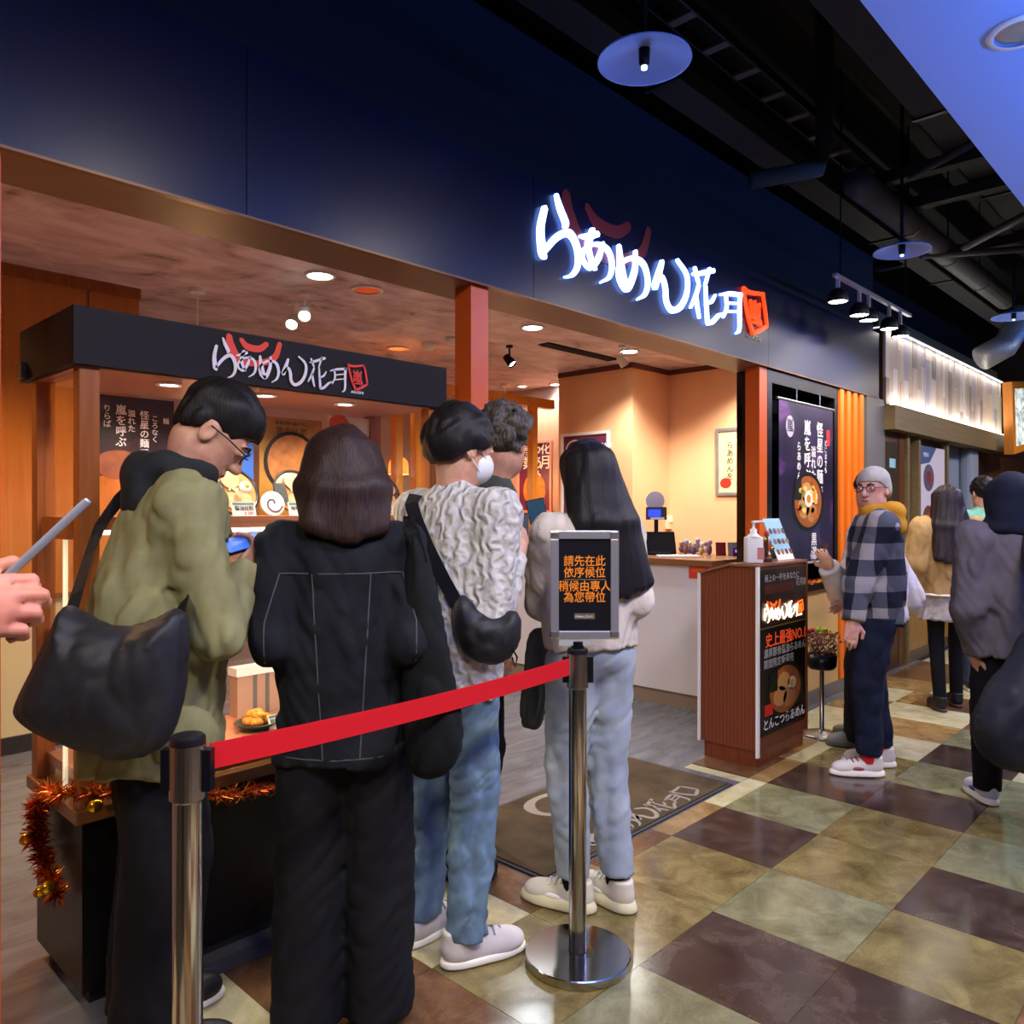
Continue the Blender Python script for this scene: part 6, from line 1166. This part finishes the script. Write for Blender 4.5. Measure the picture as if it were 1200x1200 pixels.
# ---- woman in the tan shearling jacket
f = Fig(spos(1110, 5.6), 12, 1.585, 'person in a tan shearling jacket with white trim and a pale pleated skirt', head=(0,.15,0), vox=.011, bvox=.010, seed=51, feet=((-.07,-.06,4),(.1,.12,-4)))
f.body(face=False); f.hair(m_hair('hair_dkbrown', '#181012', '#2c1f1e'), 'long', .018, 1.16, amp=.003, back=.165, wide=.125); f.top('shearling_jacket', m_cloth('tan_suede', '#9c7a4c', '#b4925e'), inf=.05, hem=.90, hw=.20, hd=.16, amp=.007, cuff=.06, neck=.09, label='tan shearling jacket')
WT = m_cloth('white_pile', '#d8d2c8', '#e4ded4', .95, .7, 90); v = Vol((-.3,-.3,.8), (.3,.3,1.0), .011); v.cone((0,0,.90), (0,0,.90), .215, .215, .0, (1,.82,.12)); f.part('hem_trim', v, WT)
for i in (0, 1): mb = MB(); mb.tube([f.el[i]+(f.wr[i]-f.el[i])*.86, f.el[i]+(f.wr[i]-f.el[i])*1.0], .068, 14); f.geo('cuff_trim', mb, WT, smooth=True)
v = Vol((-.3,-.3,.6), (.3,.3,1.0), .011); v.cone((0,0,.98), (0,0,.66), .165, .22, 0, (1,.75,1)); v.clip(lambda X, Y, Z: np.maximum(.70-Z, Z-.93)+0*X); v.bumps(.010, 60, 5, (1,1,.05)); f.part('skirt', v, m_cloth('skirt_white', '#b6aeaa', '#8a8482', .8, .2, 100, 26))
f.trousers(M_BLK, (.075,.056,.046), .05, .0, name='tights', top_z=.95); f.shoes(mat('shoe_black', '#141416', .5), mat('sole_brown', '#4a3a2c', .6))
# ---- person in mint
f = Fig(spos(1152, 6.25), 15, 1.67, 'person in a mint green and black jacket further along the corridor', head=(.3,.1,0), vox=.013, bvox=.011, seed=61, feet=((-.12,-.14,0),(.1,.1,0))); f.body(face=False); f.hair(style='short', top=.02)
f.top('mint_jacket', m_cloth('mint', '#6fae94', '#84c0a6'), inf=.03, hem=.86, amp=.006); f.trousers(m_cloth('dark_denim', '#262c3a', '#30384a')); f.shoes(M_BLACK, M_WHITE)
# ---- the person in grey with a navy hood
f = Fig(spos(1188, 3.72), 6, 1.585, 'person in a grey jacket with a navy hood up walking away with a black bag', head=(0,.1,0), lean=.05, vox=.0095, bvox=.010, seed=71, feet=((-.08,.12,2),(.10,-.22,-4)))
setarm(f, 0, (1137, 715, 3.72), (1142, 765, 3.76)); f.body(face=False); f.top('grey_jacket', m_cloth('taupe_grey', '#4c474c', '#5a555a'), inf=.045, hem=.73/f.k, hw=.21, hd=.165, amp=.009, freq=18, cuff=.055, label='taupe grey jacket')
v = Vol(f.hc-[.26,.28,.42], f.hc+.26, .009); v.ell(f.hl((0,-.02,.02)), (.115,.125,.125), 0, f.R); v.ell(f.hl((0,-.03,-.08)), (.125,.12,.11), .05, f.R); v.ell(f.nck+np.array([0,-.02,.0]), (.16,.125,.06), .05); v.ell(f.hl((0,.16,-.02)), (.07,.1,.1), .03, f.R, 's'); v.bumps(.006, 30, 8, sharp=True); f.part('navy_hood', v, m_cloth('navy_fleece', '#10131f', '#171b2c'))
f.trousers(M_BLK, (.11,.085,.07), .07, .006); f.shoes(mat('shoe_bluewhite', '#b4b6c4', .5), M_WHITE, 1, accent=mat('shoe_blue', '#31417e', .5))
o, p = view_thing('shoulder_bag', 1185, 905, 3.45, 'dark navy slouchy bag hanging at the back of the grey jacket', 'bag'); q = VV(o, p); D_ = 3.42
pillow(o, q, [(1205,735),(1186,772),(1160,805),(1145,835),(1140,858),(1150,885),(1172,902),(1215,908),(1255,880),(1258,770),(1232,738)], D_, .13, .16, m_cloth('navy_nylon', '#0e1018', '#151824', .6, spec=.3), h=.011, amp=.006, freq=34, seed=14)
band('strap', [q(1212,740,D_), q(1208,690,D_+.03), q(1205,650,D_+.1), q(1204,632,D_+.2)], .05, .005, M_BLK, o)
# ---- two more people far along the corridor
f = Fig(spos(1170, 8.0), -20, 1.70, 'person in a black cap and dark coat far along the corridor', vox=.016, bvox=.013, seed=81, head=(.5,.1,0)); f.body(face=False); f.hair(style='short', top=.024); f.top('dark_coat', m_cloth('dark_coat', '#1c1d22', '#26272c'), hem=.7, amp=.004); f.trousers(M_BLK); f.shoes(M_BLACK, M_BLACK)
f = Fig(spos(1187, 9.3), 10, 1.78, 'person with dark hair far along the corridor behind the black cap', vox=.016, bvox=.013, seed=82); f.body(face=False); f.hair(style='short', top=.024); f.top('navy_coat', m_cloth('navy_coat', '#161a28', '#1d2232'), hem=.7, amp=.004); f.trousers(M_BLK); f.shoes(M_BLACK, M_BLACK)
